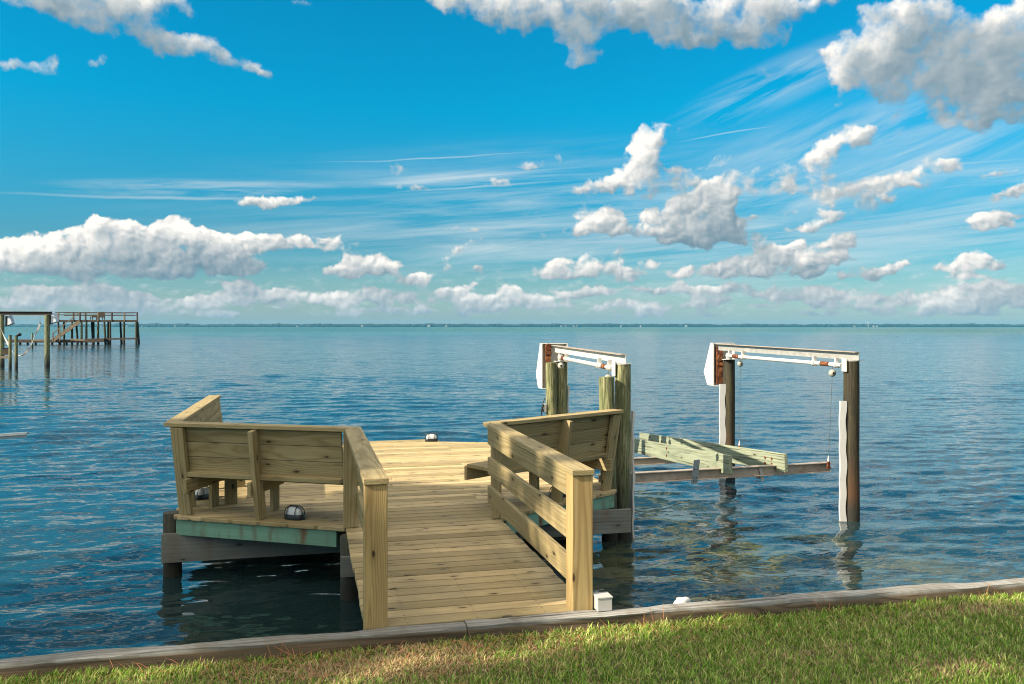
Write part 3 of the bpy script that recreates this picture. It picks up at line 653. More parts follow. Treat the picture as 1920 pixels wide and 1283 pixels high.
edge_beam((-2.30, 7.66), (0, 8.46), -.19, -.041, M['teal'], 'edge_beam'); edge_beam((0, 8.46), (2.25, 7.74), -.19, -.041, M['teal'], 'edge_beam')
edge_beam((-2.44, 3.56), (-.55, 3.56), -.455, -.175, M['grey'], 'cross_beam', .045, lab='wide weathered grey cross beam below the left bench')
edge_beam((.2, 3.52), (2.38, 3.52), -.292, -.165, M['grey'], 'cross_beam', .045); edge_beam((.2, 3.52), (2.38, 3.52), -.42, -.295, M['grey'], 'cross_beam', .042)
edge_beam((-.78, 2.42), (.78, 2.42), -.38, -.20, M['grey'], 'cross_beam', .045, lab='rust-stained grey cross beam under the end of the walkway')
edge_beam((-2.3, 6.6), (2.3, 6.6), -.455, -.19, M['grey'], 'cross_beam', .045)
for s in (-1, 1): edge_beam((s * .665, .004), (s * .665, 2.62), -.178, -.0385, M['pine'], 'stringer', .038)
for i in range(7): edge_beam((-1.9 + i * .62, 3.62), (-1.9 + i * .62, 7.6), -.185, -.0385, M['grey'], 'joist', .038)
def pile(name, x, y, top, r, m, parent, lean=(0, 0), bot=-1.6, off=None, hole=True, lab=None):
    q = MB(); n = 14; pts = [Vector((x + lean[0] * (i / n - 1) * -1, y + lean[1] * (i / n - 1) * -1, bot + (top - bot) * i / n)) for i in range(n + 1)]
    pts = [Vector((x + lean[0] * (1 - i / n), y + lean[1] * (1 - i / n), bot + (top - bot) * i / n)) for i in range(n + 1)]
    q.tube(pts, [r * (1.05 - .07 * i / n) for i in range(n + 1)], 20, wob=.035)
    o = q.build(name, m, parent, smooth=True)
    if lab: o['label'] = lab
    return o
for (u, v, tp, r) in [(-2.36, 3.68, .005, .088), (-.69, 2.53, -.045, .095), (.69, 2.60, -.045, .09), (-2.2, 6.7, -.05, .09), (2.2, 6.72, -.05, .09), (0, 6.72, -.2, .09), (0, 3.66, -.2, .09), (-.6, .5, -.05, .08), (.6, .5, -.05, .08)]:
    c = Wp(u, v); pile('piling', c.x, c.y, tp, r, M['pile_wet'], dock)
# ------------------------------------------------------------------ railings
def railing(s, label):
    t_ = thing('railing', label, 'railing', Wp(s * .66, 1.4, 0), 'plank railings along the walkway')
    q = MB(); q.box(Wp(s * .66, .0705, .385), UP, EU, EV, .968, .14, .14, tone=.8 if s > 0 else .55); q.build('post', M['post'], t_, bevel=.006)
    q = MB(); q.box(Wp(s * .685, 2.66 + (.04 if s > 0 else 0), .435), UP, EU, EV, .862, .125 if s < 0 else .089, .089); q.build('post', M['pine'], t_, bevel=.005)
    ui = s * .61
    for z0, z1 in ((.72, .868), (.44, .60), (.165, .33)):
        q = MB(); q.box(Wp(ui, 1.40, (z0 + z1) / 2), EV, EU, UP, 2.50 if s > 0 else 2.44, .038, z1 - z0); q.build('rail', M['pine'], t_, bevel=.005)
    ve = 2.80 if s > 0 else 2.685
    iu, ou = s * .585, s * .738
    q = MB(); q.prism([Wp(iu, -.012)[:2], Wp(ou, -.012)[:2], Wp(ou, ve - .037)[:2], Wp(iu, ve + .037)[:2]], .870, .909, EV, .6); q.build('cap_rail', M['pine'], t_, bevel=.005)
    return t_
railing(-1, 'plank railing on the left of the walkway, joined to the longer bench back')
railing(1, 'plank railing on the right of the walkway, sunlit post beside the small white box')
# ------------------------------------------------------------------ benches
def bench(label, B0, B1, lean, posts, endw, capA, capB, seat_in=.5, nose=0.):
    """B0-B1: foot line of the back (u, v); the seat is on the platform side"""
    b0, b1 = Wp(*B0), Wp(*B1); d = (b1 - b0).normalized(); c_in = (Wp(0, 5.6) - (b0 + b1) / 2)
    n = Vector((-d.y, d.x, 0)); n = n if n.dot(c_in) > 0 else -n; out = -n; Lb = (b1 - b0).length
    t_ = thing('bench', label, 'bench', (b0 + b1) / 2, 'benches with plank backs around the platform')
    def pt(s_, z, o=0.): return b0 + d * s_ + out * (lean * z / .87 + o) + UP * z
    ax = (UP * .87 + out * lean).normalized(); nn = ax.cross(d).normalized(); nn = nn if nn.dot(out) > 0 else -nn
    for k, s_ in enumerate(posts):
        wide = k in endw; q = MB()
        w, dp = (.135, .045) if wide else (.046, .135)
        oo = .035 if not wide else .025
        q.box((pt(s_, .0, oo) + pt(s_, .868, oo)) / 2, ax, d, nn, .872, w, dp); q.build('back_post', M['pine'], t_, bevel=.004)
        q = MB(); sg = .044 if not wide else (.088 if s_ < Lb / 2 else -.088)
        a_ = pt(s_ + sg, .300, .13); a_.z = .300; e_ = b0 + d * (s_ + sg) + n * .44 + UP * .322
        q.beam(a_, e_, .038, .135); q.build('seat_bearer', M['pine'], t_, bevel=.004)
        q = MB(); q.box(b0 + d * (s_ + sg + .039) + n * .36 + UP * .125, UP, d, n, .25, .038, .125); q.build('leg', M['pine'], t_, bevel=.004)
    q = MB()
    for i, (z0, z1) in enumerate(((.435, .575), (.579, .721), (.725, .866))):
        q.box((pt(.02, z0, -.035) + pt(Lb - .02, z1, -.035)) / 2, d, ax, nn, Lb - .04, z1 - z0, .034)
    q.build('backrest', M['pine'], t_, bevel=.003)
    q = MB(); a_ = (pt(.02, .41, .006) + pt(Lb - .02, .41, .006)) / 2; q.box(a_, d, ax, nn, Lb - .05, .042, .075); q.build('back_ledge', M['pine'], t_, bevel=.003)
    q = MB()
    for i in range(3):
        o_ = .02 + i * .145; q.box((b0 + b1) / 2 + n * (o_ + .07) + d * (-nose * i * .33 / 2) + UP * .412, d, n, UP, Lb + nose * i * .33 - .02, .14, .036)
    q.build('seat', M['pine'], t_, bevel=.004)
    q = MB(); q.box((b0 + b1) / 2 + n * .475 + d * (-nose / 2) + UP * .335, d, UP, n, Lb + nose, .145, .038); q.build('seat_fascia', M['pine'], t_, bevel=.004)
    (p0, m0), (p1, m1) = capA, capB          # cap corner pairs, mitred
    q = MB(); q.prism([Wp(*p0)[:2], Wp(*m0)[:2], Wp(*m1)[:2], Wp(*p1)[:2]], .8705, .9085, d); q.build('cap_board', M['pine'], t_, bevel=.005)
    return t_
bench('long bench seen from behind, its plank back between the left railing and the corner', (-.70, 2.81), (-2.24, 3.62), .14, [.88, 1.70], (1,),
      ((-.738, 2.651), (-.585, 2.725)), ((-2.412, 3.495), (-2.262, 3.590)))
bench('bench along the left side of the platform, its sunlit cap pointing out to the bay', (-2.20, 3.80), (-2.15, 6.80), .12, [.12, 1.05, 2.0, 2.90], (3,),
      ((-2.412, 3.498), (-2.262, 3.593)), ((-2.362, 6.84), (-2.205, 6.84)))
bench('bench backing onto the boat lift, between the right railing and mossy pilings', (.72, 2.91), (2.20, 3.82), .15, [.86, 1.70], (1,),
      ((.738, 2.763), (.585, 2.840)), ((2.345, 3.640), (2.268, 3.785)), nose=-.04)
# ------------------------------------------------------------------ dome lights on the deck
def dome_light(label, loc, rot):
    t_ = thing('deck_light', label, 'lamp', loc, 'caged dome lights standing on the deck')
    a, b_ = .104, .062
    def ring(z, f, n=28, pw=2.6):
        r_ = []
        for k in range(n):
            th = 2 * math.pi * k / n; c, s_ = math.cos(th), math.sin(th)
            r_.append(Vector((a * f * math.copysign(abs(c) ** (2 / pw), c), b_ * f * math.copysign(abs(s_) ** (2 / pw), s_), z)))
        return r_
    def lofted(levels):
        q = MB(); vs = []; n = 28
        for z, f in levels: vs += ring(z, f)
        fs = [(i * n + k, i * n + (k + 1) % n, (i + 1) * n + (k + 1) % n, (i + 1) * n + k) for i in range(len(levels) - 1) for k in range(n)]
        fs += [tuple(range(n))[::-1], tuple((len(levels) - 1) * n + k for k in range(n))]
        q.add(vs, fs); return q
    def bl(q, nm, m):
        o = q.build(nm, m, None, smooth=True, origin=(0, 0, 0)); o.parent = t_; return o
    bl(lofted([(0, .99), (.004, 1.0), (.036, .97), (.046, .90), (.047, .80)]), 'base', M['black'])
    bl(lofted([(.0475, .80), (.065, .80), (.085, .76), (.102, .66), (.112, .48), (.116, .25)]), 'lens', M['lens'])
    q = MB()
    def hoop(fn): q.tube([fn(math.pi * i / 14) for i in range(15)], .0042, 6)
    for x_ in (-.045, .045): hoop(lambda p, x_=x_: Vector((x_, -math.cos(p) * b_ * .97, .042 + math.sin(p) ** .7 * .084)))
    for y_ in (-.018, .018): hoop(lambda p, y_=y_: Vector((-math.cos(p) * a * .97, y_, .042 + math.sin(p) ** .6 * .084)))
    bl(q, 'cage', M['black'])
    t_.rotation_euler = (0, 0, rot); return t_
dome_light('caged dome light on the deck edge behind the long bench', (-2.07, 8.06, .002), R(-22))
dome_light('caged dome light seen end-on beneath the left corner of the benches', (-3.30, 9.02, .002), R(70))
dome_light('caged dome light alone on the far edge of the sunlit deck', (-1.285, 13.52, .002), R(2))
dome_light('caged dome light half hidden behind the lower boards of the right railing', (.50, 9.10, .002), R(30))
# ------------------------------------------------------------------ white box on the seawall
t_ = thing('junction_box', 'small white box with a lid, on the seawall beside the right railing post', 'box', PX(1125, 1147, 5.45))
bo = Vector((.585, 5.475, 0)); q = MB(); q.box(bo + UP * .046, EU, EV, UP, .098, .098, .080, UP); q.build('body', M['pvc'], t_, bevel=.003)
q = MB(); q.box(bo + UP * .092, EU, EV, UP, .106, .106, .012, UP); q.build('lid', M['pvc'], t_, bevel=.003)

# ================================================================== boat lift, right of the dock
def piling_thing(label, x, y, top, r, m, strip=None, lean=(0, 0), hard=None):
    t_ = thing('piling', label, 'piling', (x, y, WATER), 'round timber pilings of the boat lift')
    pile('post', x, y, top, r, m, t_, lean)
    if strip:
        (sx, sy, zt, w, th, ang) = strip; q = MB(); n = 40; vs = []; fs = []
        a = R(ang); ex = Vector((math.cos(a), math.sin(a), 0)); ey = Vector((-math.sin(a), math.cos(a), 0))
        for i in range(n + 1):
            z = -1.4 + (zt + 1.4) * i / n; wv = .007 * math.sin(z * 17) + .005 * math.sin(z * 7 + 1)
            for (px, py) in ((-.5, -.5), (.5, -.5), (.5, .5), (-.5, .5)):
                c = Vector((sx, sy, z)) + ex * (px * w + (wv if px > 0 else wv * .4)) + ey * (py * th); vs.append(c)
        for i in range(n):
            for k in range(4): fs.append((i * 4 + k, i * 4 + (k + 1) % 4, (i + 1) * 4 + (k + 1) % 4, (i + 1) * 4 + k))
        fs += [(3, 2, 1, 0), tuple(n * 4 + k for k in range(4))]
        q.add(vs, fs, UP); q.build('guide_strip', M['white'], t_, smooth=True)
    if hard:
        q = MB(); q.tube([(x, y, top + .001), (x, y, top + .012)], r * 1.03, 20); q.build('top_plate', hard, t_)
    return t_
piling_thing('tall mossy piling right of the bench end, holding up the white lift beam', 1.275, 9.75, 1.395, .092, M['pile'], (1.395, 9.79, .86, .022, .07, 10), hard=M['galv'])
piling_thing('short mossy piling at the bench corner, just left of the taller one', 1.075, 9.62, 1.26, .088, M['pile'], lean=(.055, 0))
piling_thing('left one of two mossy pilings standing together beyond the bench', .592, 12.88, 1.285, .083, M['pile'], lean=(.03, 0))
piling_thing('right one of the paired mossy pilings beyond the bench, with a pulley in front', .765, 12.98, 1.29, .086, M['pile'], (.862, 13.05, .93, .022, .07, 10))
piling_thing('dark brown piling in the far corner of the boat lift, white strip on its left', 3.52, 13.72, 1.295, .092, M['pile_dk'], (3.395, 13.66, .905, .095, .03, 8), hard=M['galv'])
piling_thing('dark brown piling standing alone at the far right of the boat lift', 4.30, 10.72, 1.395, .096, M['pile_dk'], (4.165, 10.66, .895, .082, .03, 6), hard=M['galv'])

def lift_beam(label, b, f, fp, bp, pipeb, pipef, m, cover, pul, rustbox, inner):
    """overhead channel beam, its pipe, brackets, cover, pulleys; b/f: back and front end of the beam's top edge"""
    t_ = thing('lift_beam', label, 'boat lift', (Vector(b) + Vector(f)) / 2, 'overhead beams of the boat lift')
    b, f = Vector(b), Vector(f); d = (f - b).normalized(); sd = UP.cross(d).normalized(); h = .108
    if sd.x > 0: sd = -sd                       # sd points to the left, towards the bay side shown in the light
    q = MB(); q.beam(b - UP * h / 2, f - UP * h / 2, .008, h - .016, up=UP); 
    q2 = MB(); q2.beam(b - UP * .004 + sd * .022, f - UP * .004 + sd * .022, .075, .010, up=UP); q2.build('top_flange', M['alum'], t_)
    q.beam(b - UP * (h - .004) - sd * .03, f - UP * (h - .004) - sd * .03, .075, .008, up=UP)
    q.build('channel', m, t_)
    pb, pf = Vector(pipeb), Vector(pipef); pd = (pf - pb); q = MB(); q.tube([pb, pf], .026, 16); q.build('pipe', M['white'], t_, smooth=True)
    for fr in (.03, .17, .80, .965):
        c = pb + pd * fr; q = MB(); q.tube([c - pd.normalized() * .028, c + pd.normalized() * .028], .041, 16)
        q.box(c + UP * .055, pd, sd, UP, .034, .05, .07); q.build('bearing', M['galvw'], t_, smooth=True)
    for fr in (.10, .885):
        c = pb + pd * fr; q = MB(); q.tube([c - pd.normalized() * .09, c + pd.normalized() * .09], .031, 14); q.build('cable_drum', M['rust'], t_, smooth=True)
    # brackets to the pilings
    q = MB(); q.box(fp + sd * .108 - UP * .05, UP, EV, sd, .17, .10, .012); q.build('bracket', M['galvw'], t_, bevel=.002)
    q = MB(); q.box(bp + UP * .09 + sd * .06 - EV * .07, UP, sd, EV, .17, .012, .11); q.box(bp + UP * .004 - EV * .05, sd, EV, UP, .25, .14, .010); q.build('bracket', M['galvw'], t_, bevel=.002)
    # motor housing at the far end
    x0, x1, z0, z1, D = cover; q = MB(); ev = EV
    c0 = Vector((x0, D, 0)); c1 = Vector((x1, D + .02, 0)); ex = (c1 - c0).normalized(); wdt = (c1 - c0).length
    mid = (c0 + c1) / 2 + UP * ((z0 + z1) / 2)
    for sx in (-1, 1):                          # side cheeks, deeper towards the bottom
        base = mid + ex * (sx * wdt / 2); th = .012
        vs = []
        for o_ in (-th / 2, th / 2):
            for (dv, z) in ((0, z0), (0, z1), (.10, z1), (.34, z0 + .20), (.22, z0)): vs.append(Vector((base.x, base.y, 0)) + ex * o_ + ev * dv + UP * z)
        fs = [(0, 1, 2, 3, 4), (9, 8, 7, 6, 5)] + [(i, i + 5, (i + 1) % 5 + 5, (i + 1) % 5) for i in range(5)]
        q.add(vs, fs, UP)
    th = .012
    def slab(dv0, za, dv1, zb):
        vs = []
        for o_ in (0, th):
            for sx, (dv, z) in ((-1, (dv0, za)), (1, (dv0, za)), (1, (dv1, zb)), (-1, (dv1, zb))): vs.append(Vector((mid.x, mid.y, 0)) + ex * (sx * (wdt / 2 - .0065)) + ev * dv + UP * (z) + (ev * o_))
        q.add(vs, [(0, 1, 2, 3), (7, 6, 5, 4), (0, 4, 5, 1), (1, 5, 6, 2), (2, 6, 7, 3), (3, 7, 4, 0)], UP)
    slab(.10, z1 - .013, .34, z0 + .20); slab(.34, z0 + .20, .22, z0)
    q.box(mid + ev * .05 + UP * ((z1 - z0) / 2 - .006), ex, ev, UP, wdt + .02, .10, .012); q.box(mid + ev * .11 - UP * ((z1 - z0) / 2 + .007), ex, ev, UP, wdt, .22, .012)
    q.build('motor_cover', M['white'], t_)
    gx, gw, gz0, gz1 = rustbox; q = MB(); c = Vector((gx, D + .03, (gz0 + gz1) / 2))
    q.box(c, UP, ex, ev, gz1 - gz0, gw, .06); q.tube([c + UP * .12 - ev * .06, c + UP * .12 + ev * .02], .05, 14); q.tube([c - UP * .14 - ev * .05, c - UP * .14 + ev * .02], .035, 12)
    q.box(c - ev * .035 + UP * .02, UP, ex, ev, .05, gw * 1.1, .02); q.build('gearbox', M['rust'], t_, bevel=.004)
    q = MB(); q.box(Vector((inner[0], D + .065, (z0 + z1) / 2)), UP, ex, ev, (z1 - z0) * .9, inner[1], .012); q.build('backplate', M['alum'], t_)
    # pulley blocks and cables
    for (px, py, pz, zb, sh) in pul:
        bl = MB(); bl.sphere((px, py, pz), .049, 16, (1, .75, 1)); bl.tube([(px, py - .045, pz), (px, py + .045, pz)], .016, 10)
        o = bl.build('pulley', M['ball'], t_, smooth=True)
        q = MB(); q.tube([(px, py - .05, pz), (px, py - .038, pz)], .014, 10); q.build('pulley_hole', M['black'], o)
        q = MB(); zt = pz + .12; q.tube([(px, py, zt), (px, py, pz)], 0.003, 6)
        if zb is not None:
            q.tube([(px, py, pz)] + [(px + sh * (i / 8), py, pz + (zb - pz) * i / 8) for i in range(1, 9)], .003, 6)
        q.build('cable', M['cable'], t_)
        if zb is not None:
            q = MB(); x_ = px + sh; q.tube([(x_, py, zb + .07), (x_, py, zb + .01), (x_, py, zb - .02)], [.006, .014, .010], 8); q.build('turnbuckle', M['white'], t_, smooth=True)
            q = MB(); q.box((x_, py, zb - .055), UP, EU, EV, .10, .035, .03); q.tube([(x_ - .03, py, zb - .09), (x_ + .03, py, zb - .09)], .016, 8); q.build('shackle', M['rust'], t_, bevel=.003)
    return t_
lift_beam('white overhead beam and pipe running back over the mossy pilings', (.665, 13.02, 1.548), (1.30, 9.67, 1.515), Vector((1.275, 9.75, 1.40)), Vector((.765, 12.98, 1.30)),
          (.72, 12.85, 1.365), (1.165, 9.83, 1.352), M['galvw'], (.468, .862, .875, 1.575, 13.18), [(.735, 12.74, 1.245, None, 0), (1.135, 9.98, 1.22, None, 0)], (.56, .085, 1.28, 1.52), (.53, .10))
lift_beam('galvanised overhead beam and white pipe over the two dark brown pilings', (3.37, 13.80, 1.556), (4.355, 10.62, 1.515), Vector((4.30, 10.72, 1.40)), Vector((3.52, 13.72, 1.30)),
          (3.43, 13.5, 1.370), (4.19, 10.76, 1.342), M['galv'], (3.322, 3.672, .87, 1.565, 13.95), [(3.588, 13.3, 1.25, -.03, -.015), (4.163, 11.0, 1.23, .085, -.05)], (3.42, .10, .89, 1.50), (3.40, .13))
# meter box with cable on the paired pilings
t_ = thing('cable_box', 'small white outlet box with a looped black cable on the left mossy piling', 'outlet box', (.50, 12.86, .6))
q = MB(); q.box((.495, 12.83, .60), UP, EU, EV, .13, .04, .07); q.build('box', M['white'], t_, bevel=.004)
q = MB(); q.tube([Vector((.50 - .055 * math.sin(math.pi * i / 12) , 12.80, .76 - .44 * i / 12)) for i in range(13)], .008, 7); q.tube([(.475, 12.79, .66), (.46, 12.79, .60), (.47, 12.79, .54)], .014, 7); q.build('black_cable', M['black'], t_, smooth=True)

# lower cradle
def ibeam(label, a, b_, h, w, m, droop=0.):
    a, b_ = Vector(a), Vector(b_); t_ = thing('cradle_beam', label, 'boat lift', (a + b_) / 2, 'lower beams of the boat lift cradle')
    q = MB(); q.beam(a, b_, .008, h - .018); q.build('web', M['alum'], t_)
    for s in (-1, 1):
        q = MB(); o_ = UP * (s * (h / 2 - .005)); q.beam(a + o_, b_ + o_, w, .009); q.build('flange', m, t_)
    return t_
fa, fb = Vector((1.02, 9.99, .025)), Vector((4.165, 11.1, -.005))
ibeam('pale rusty cradle beam hanging low over the water in front of the green planks', fa, fb, .125, .09, M['alum'])
ibeam('far cradle beam just showing left of the green planks', (.80, 12.62, -.24), (3.62, 13.3, -.19), .11, .08, M['alum'])
def bunk(label, a, b_, h=.235, th=.048, bolts=()):
    a, b_ = Vector(a), Vector(b_); t_ = thing('bunk_board', label, 'plank', (a + b_) / 2, 'green treated bunk boards on the lift cradle')
    q = MB(); c = (a + b_) / 2 - UP * h / 2; d = b_ - a; sdv = UP.cross(d).normalized(); nz = d.cross(sdv).normalized()
    q.box(c, d, sdv, nz, d.length, th, h, d, .6); o = q.build('board', M['bunk'], t_, bevel=.006)
    for fr, dz in bolts:
        q = MB(); p = a + d * fr - UP * (h * dz); sl = sdv if sdv.x < 0 else -sdv; q.tube([p + sl * (th / 2 - .002), p + sl * (th / 2 + .008)], .018, 10); q.build('bolt', M['rust'], t_)
    return t_
bunk('nearer green plank, its end grain facing the shore beside a steel bracket', (2.655, 10.28, .268), (1.98, 14.5, -.06), bolts=((.52, .25), (.52, .7)))
bunk('longer green plank reaching farther right, with two pairs of bolt heads', (3.44, 10.62, .235), (2.22, 14.6, .005), bolts=((.10, .35), (.10, .65), (.065, .35), (.065, .65), (.80, .4), (.88, .4)))
t_ = thing('plank_bracket', 'drilled steel bracket hanging from the cradle below the nearer green plank', 'bracket', PX(1303, 885, 10.3))
q = MB(); cbr = PX(1304, 885, 10.25); q.box(cbr, Vector((-.12, 0, -1)), EU, EV, .29, .075, .008); q.box(cbr + EU * .038 + EV * .03, Vector((-.12, 0, -1)), EU, EV, .29, .008, .06); o = q.build('plate', M['steel'], t_)
for z_ in (-.11, -.07, .03, .09):
    for x_ in (-.015, .018): q = MB(); c = cbr + UP * z_ + EU * (x_ + z_ * .12) - EV * .004; q.tube([c, c - EV * .002], .008, 8); q.build('hole', M['black'], t_)
t_ = thing('plank_bracket', 'short steel bracket under the cradle below the longer green plank', 'bracket', PX(1425, 890, 10.8))
q = MB(); cbr = PX(1428, 890, 10.72); q.box(cbr, Vector((.2, 0, -1)), EU, EV, .17, .04, .008); q.box(cbr - EU * .04 + EV * .03 - UP * .01, Vector((.2, 0, -1)), EU, EV, .10, .06, .008); q.build('plate', M['galv'], t_)

# ================================================================== far pier, neighbour's lift, far shore
DP = 116.
def fp(x, y, D=DP): return PX(x, y, D)
pier = thing('pier', 'dark two-level timber pier with stairs, railings and many thin piles, far left', 'pier', fp(180, 647))
q = MB(); q.prism([fp(105, 601)[:2], fp(258.5, 601)[:2], fp(258.5, 601, DP + 6.6)[:2], fp(110, 601, DP + 6.6)[:2]], fp(0, 603.4).z, fp(0, 600.2).z, (1, 0, 0)); q.build('upper_deck', M['farwood'], pier)
q = MB(); a = fp(-10, 638.2); b_ = fp(163, 638.2); q.box((a + b_) / 2 + Vector((0, 1, -.12)), (1, 0, 0), (0, 1, 0), UP, b_.x - a.x, 2.2, .40)
a = fp(163, 636.6); b_ = fp(258, 635); q.beam(a, b_, .3, .22); a = fp(163, 638.6); b_ = fp(200, 638); q.beam(a, b_, 1.6, .5); q.build('lower_deck', M['farwood'], pier)
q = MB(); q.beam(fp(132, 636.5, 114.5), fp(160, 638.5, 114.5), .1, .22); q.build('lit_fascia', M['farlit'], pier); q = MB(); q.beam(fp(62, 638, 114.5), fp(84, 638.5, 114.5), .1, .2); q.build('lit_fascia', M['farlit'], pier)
for i, x in enumerate((109, 120, 135, 143, 153, 162, 172, 175.5, 184, 195.5, 203, 206.5, 225.5, 232.5, 255.5, 258)):
    dd_ = 6. if i in (1, 3, 6, 7, 10, 12, 15) else 0.; D = DP + dd_; q = MB()
    p = fp(x, 604, D); q.tube([(p.x + .25 * (i % 3 == 0), D, WATER - 1), (p.x, D, p.z)], [.17, .13], 10); q.build('pile', M['pile_far'] if i not in (4,) else M['pile'], pier, smooth=True)
for x in (98, 113, 125, 38, 52, 67): q = MB(); p = fp(x, 640, DP + 1); q.tube([(p.x, p.y, WATER - 1), (p.x, p.y, p.z)], .14, 8); q.build('pile', M['pile_far'], pier)
for i, x in enumerate((109.5, 138, 150, 160.5, 184, 210, 233.5, 257.5)):
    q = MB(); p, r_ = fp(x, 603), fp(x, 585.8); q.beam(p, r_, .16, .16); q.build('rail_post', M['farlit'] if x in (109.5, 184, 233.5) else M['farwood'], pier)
for y in (586.6, 591.2): q = MB(); q.beam(fp(104, y - .6), fp(258.5, y), .09, .11); q.build('rail', M['farwood'], pier)
for y in (587.2, 591.8): q = MB(); q.beam(fp(120, y, DP + 6.5), fp(252, y, DP + 6.5), .09, .1); q.build('rail', M['farwood'], pier)
for dy, D in ((0, DP - 1.2), (0, DP + .2)):
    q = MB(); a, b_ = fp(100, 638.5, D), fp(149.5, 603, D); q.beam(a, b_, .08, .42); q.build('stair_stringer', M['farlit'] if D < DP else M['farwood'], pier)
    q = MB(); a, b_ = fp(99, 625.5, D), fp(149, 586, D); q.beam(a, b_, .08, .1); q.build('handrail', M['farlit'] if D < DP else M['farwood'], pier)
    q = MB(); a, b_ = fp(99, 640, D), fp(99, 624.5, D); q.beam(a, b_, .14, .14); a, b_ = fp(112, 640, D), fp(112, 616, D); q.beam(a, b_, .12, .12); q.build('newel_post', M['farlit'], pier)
q = MB()
for i in range(13): p = fp(99.5 + 50 * i / 13, 637 - 35.5 * i / 13, DP - .5); q.box(p, (0, 1, 0), (1, 0, 0), UP, 1.5, .34, .07)
q.build('tread', M['farlit'], pier)
def deck_seat(label, x, w, h):
    c = fp(x, 600.6, DP + 2.2); t_ = thing('deck_chair', label, 'chair', c, 'seats up on the far pier')
    q = MB(); q.box(c + UP * .42, (1, 0, 0), (0, 1, 0), UP, w, .6, .08); q.build('seat', M['farwood'], t_)
    q = MB(); q.box(c + Vector((0, .3, .42 + h / 2)), (1, 0, 0), UP, (0, 1, 0), w, h, .07); q.build('backrest', M['farwood'], t_)
    for sx in (-1, 1):
        for yy in (-.25, .28): q = MB(); q.beam(c + Vector((sx * w * .42, yy, .05)), c + Vector((sx * w * .42, yy, .55)), .08, .08); q.build('leg', M['farwood'], t_)
deck_seat('low dark seat on the upper deck of the far pier, left of the rail post', 177, .95, .35); deck_seat('higher-backed dark seat on the upper deck of the far pier, right of the rail post', 189, .85, .75)

DN_ = 52.
t_ = thing('boat_lift_frame', 'dark two-post boat lift frame with grey covers, cut by the left edge', 'boat lift', fp(50, 687, DN_))
for x, r_ in ((88.5, .148), (3.5, .14)):
    q = MB(); p = fp(x, 590, DN_); q.tube([(p.x, p.y, WATER - 1.5 + 5 * i / 8 * 1.0) for i in range(8)] + [(p.x, p.y, p.z)], [r_ * 1.05] * 4 + [r_] * 5, 16, wob=.02); q.build('piling', M['pile'], t_, smooth=True)
q = MB(); q.beam(fp(-30, 586.3, DN_), fp(97, 586.8, DN_), .10, .15); q.beam(fp(-30, 584.6, DN_), fp(97, 585, DN_), .24, .03); q.build('top_beam', M['farwood'], t_)
q = MB(); q.beam(fp(-30, 589.8, DN_ - .1), fp(93, 590.2, DN_ - .1), .06, .07); q.build('pipe', M['farwood'], t_)
for x0, x1, x2, y0 in ((95, 100, 105.5, 588), (13.5, 17, 22, 591.5)):
    q = MB(); A_, B_, C_, D_ = fp(x0, y0, DN_), fp(x1, y0, DN_), fp(x2, y0 + 15, DN_), fp(x0, y0 + 19, DN_); k = Vector((0, .35, 0))
    q.add([A_, D_, C_, B_, A_ + k, D_ + k, C_ + k, B_ + k], [(0, 1, 2, 3), (7, 6, 5, 4), (0, 4, 5, 1), (1, 5, 6, 2), (2, 6, 7, 3), (3, 7, 4, 0)]); q.build('motor_cover', M['farblue'], t_)
    q = MB(); q.box((A_ + D_) / 2 + Vector((-.05, .1, -.05)), UP, (1, 0, 0), (0, 1, 0), .62, .14, .2); q.build('gearbox', M['farwood'], t_)
q = MB(); q.tube([fp(75, 590, DN_ - .4), fp(75, 606, DN_ - .4)], .012, 5); q.build('cable', M['cable'], t_)
# white sling
t_ = thing('sling', 'white webbing sling drooping between the posts of the frame at the left edge', 'strap', fp(40, 668, DN_))
pts = [(75, 607), (71.5, 617), (68, 625), (64, 633), (60, 645), (56, 653), (50, 660), (43, 666), (35, 667.5), (27, 665), (21, 656), (15, 645), (9, 634), (4, 622), (0, 614), (-6, 600)]
q = MB(); vs = []; fs = []
for i, (x, y) in enumerate(pts):
    p = fp(x, y, DN_ - .5); j, k = max(i - 1, 0), min(i + 1, len(pts) - 1); d = (fp(*pts[k], DN_) - fp(*pts[j], DN_)).normalized()
    n = d.cross(Vector((0, 1, 0))); tw = .5 + .5 * math.sin(i * 1.25 + .4); w = .012 + .055 * tw
    dirv = (n * tw + Vector((0, 1, 0)) * (1 - tw)).normalized(); nn = d.cross(dirv).normalized() * .008
    vs += [p - dirv * w - nn, p + dirv * w - nn, p + dirv * w + nn, p - dirv * w + nn]
for i in range(len(pts) - 1):
    for k in range(4): fs.append((i * 4 + k, i * 4 + (k + 1) % 4, (i + 1) * 4 + (k + 1) % 4, (i + 1) * 4 + k))
q.add(vs, fs); q.build('webbing', M['white'], t_, smooth=True)
q = MB(); q.sphere(fp(75, 606.5, DN_ - .45), .055, 10); q.build('shackle', M['black'], t_)
def low_post(label, x, y, D, r_, y2=None):
    t_ = thing('post', label, 'post', fp(x, y, D), 'short posts near the left edge')
    p = fp(x, y, D); q = MB(); q.tube([(p.x, D, WATER - 1.2), (p.x, D, p.z)], r_, 12); q.build('shaft', M['pile'], t_, smooth=True)
    q = MB(); q.tube([(p.x, D, p.z), (p.x, D, p.z + .02)], r_ * 1.04, 12); q.build('top', M['pile_dk'], t_); return t_
low_post('short green post just right of the frame edge, a box behind its foot', 19, 629, 49.5, .085); low_post('short green post with a dark lamp on top', 30.5, 630, 49.5, .09)
low_post('short dark post on the low walkway behind the sling', 60.8, 625, 100, .10)
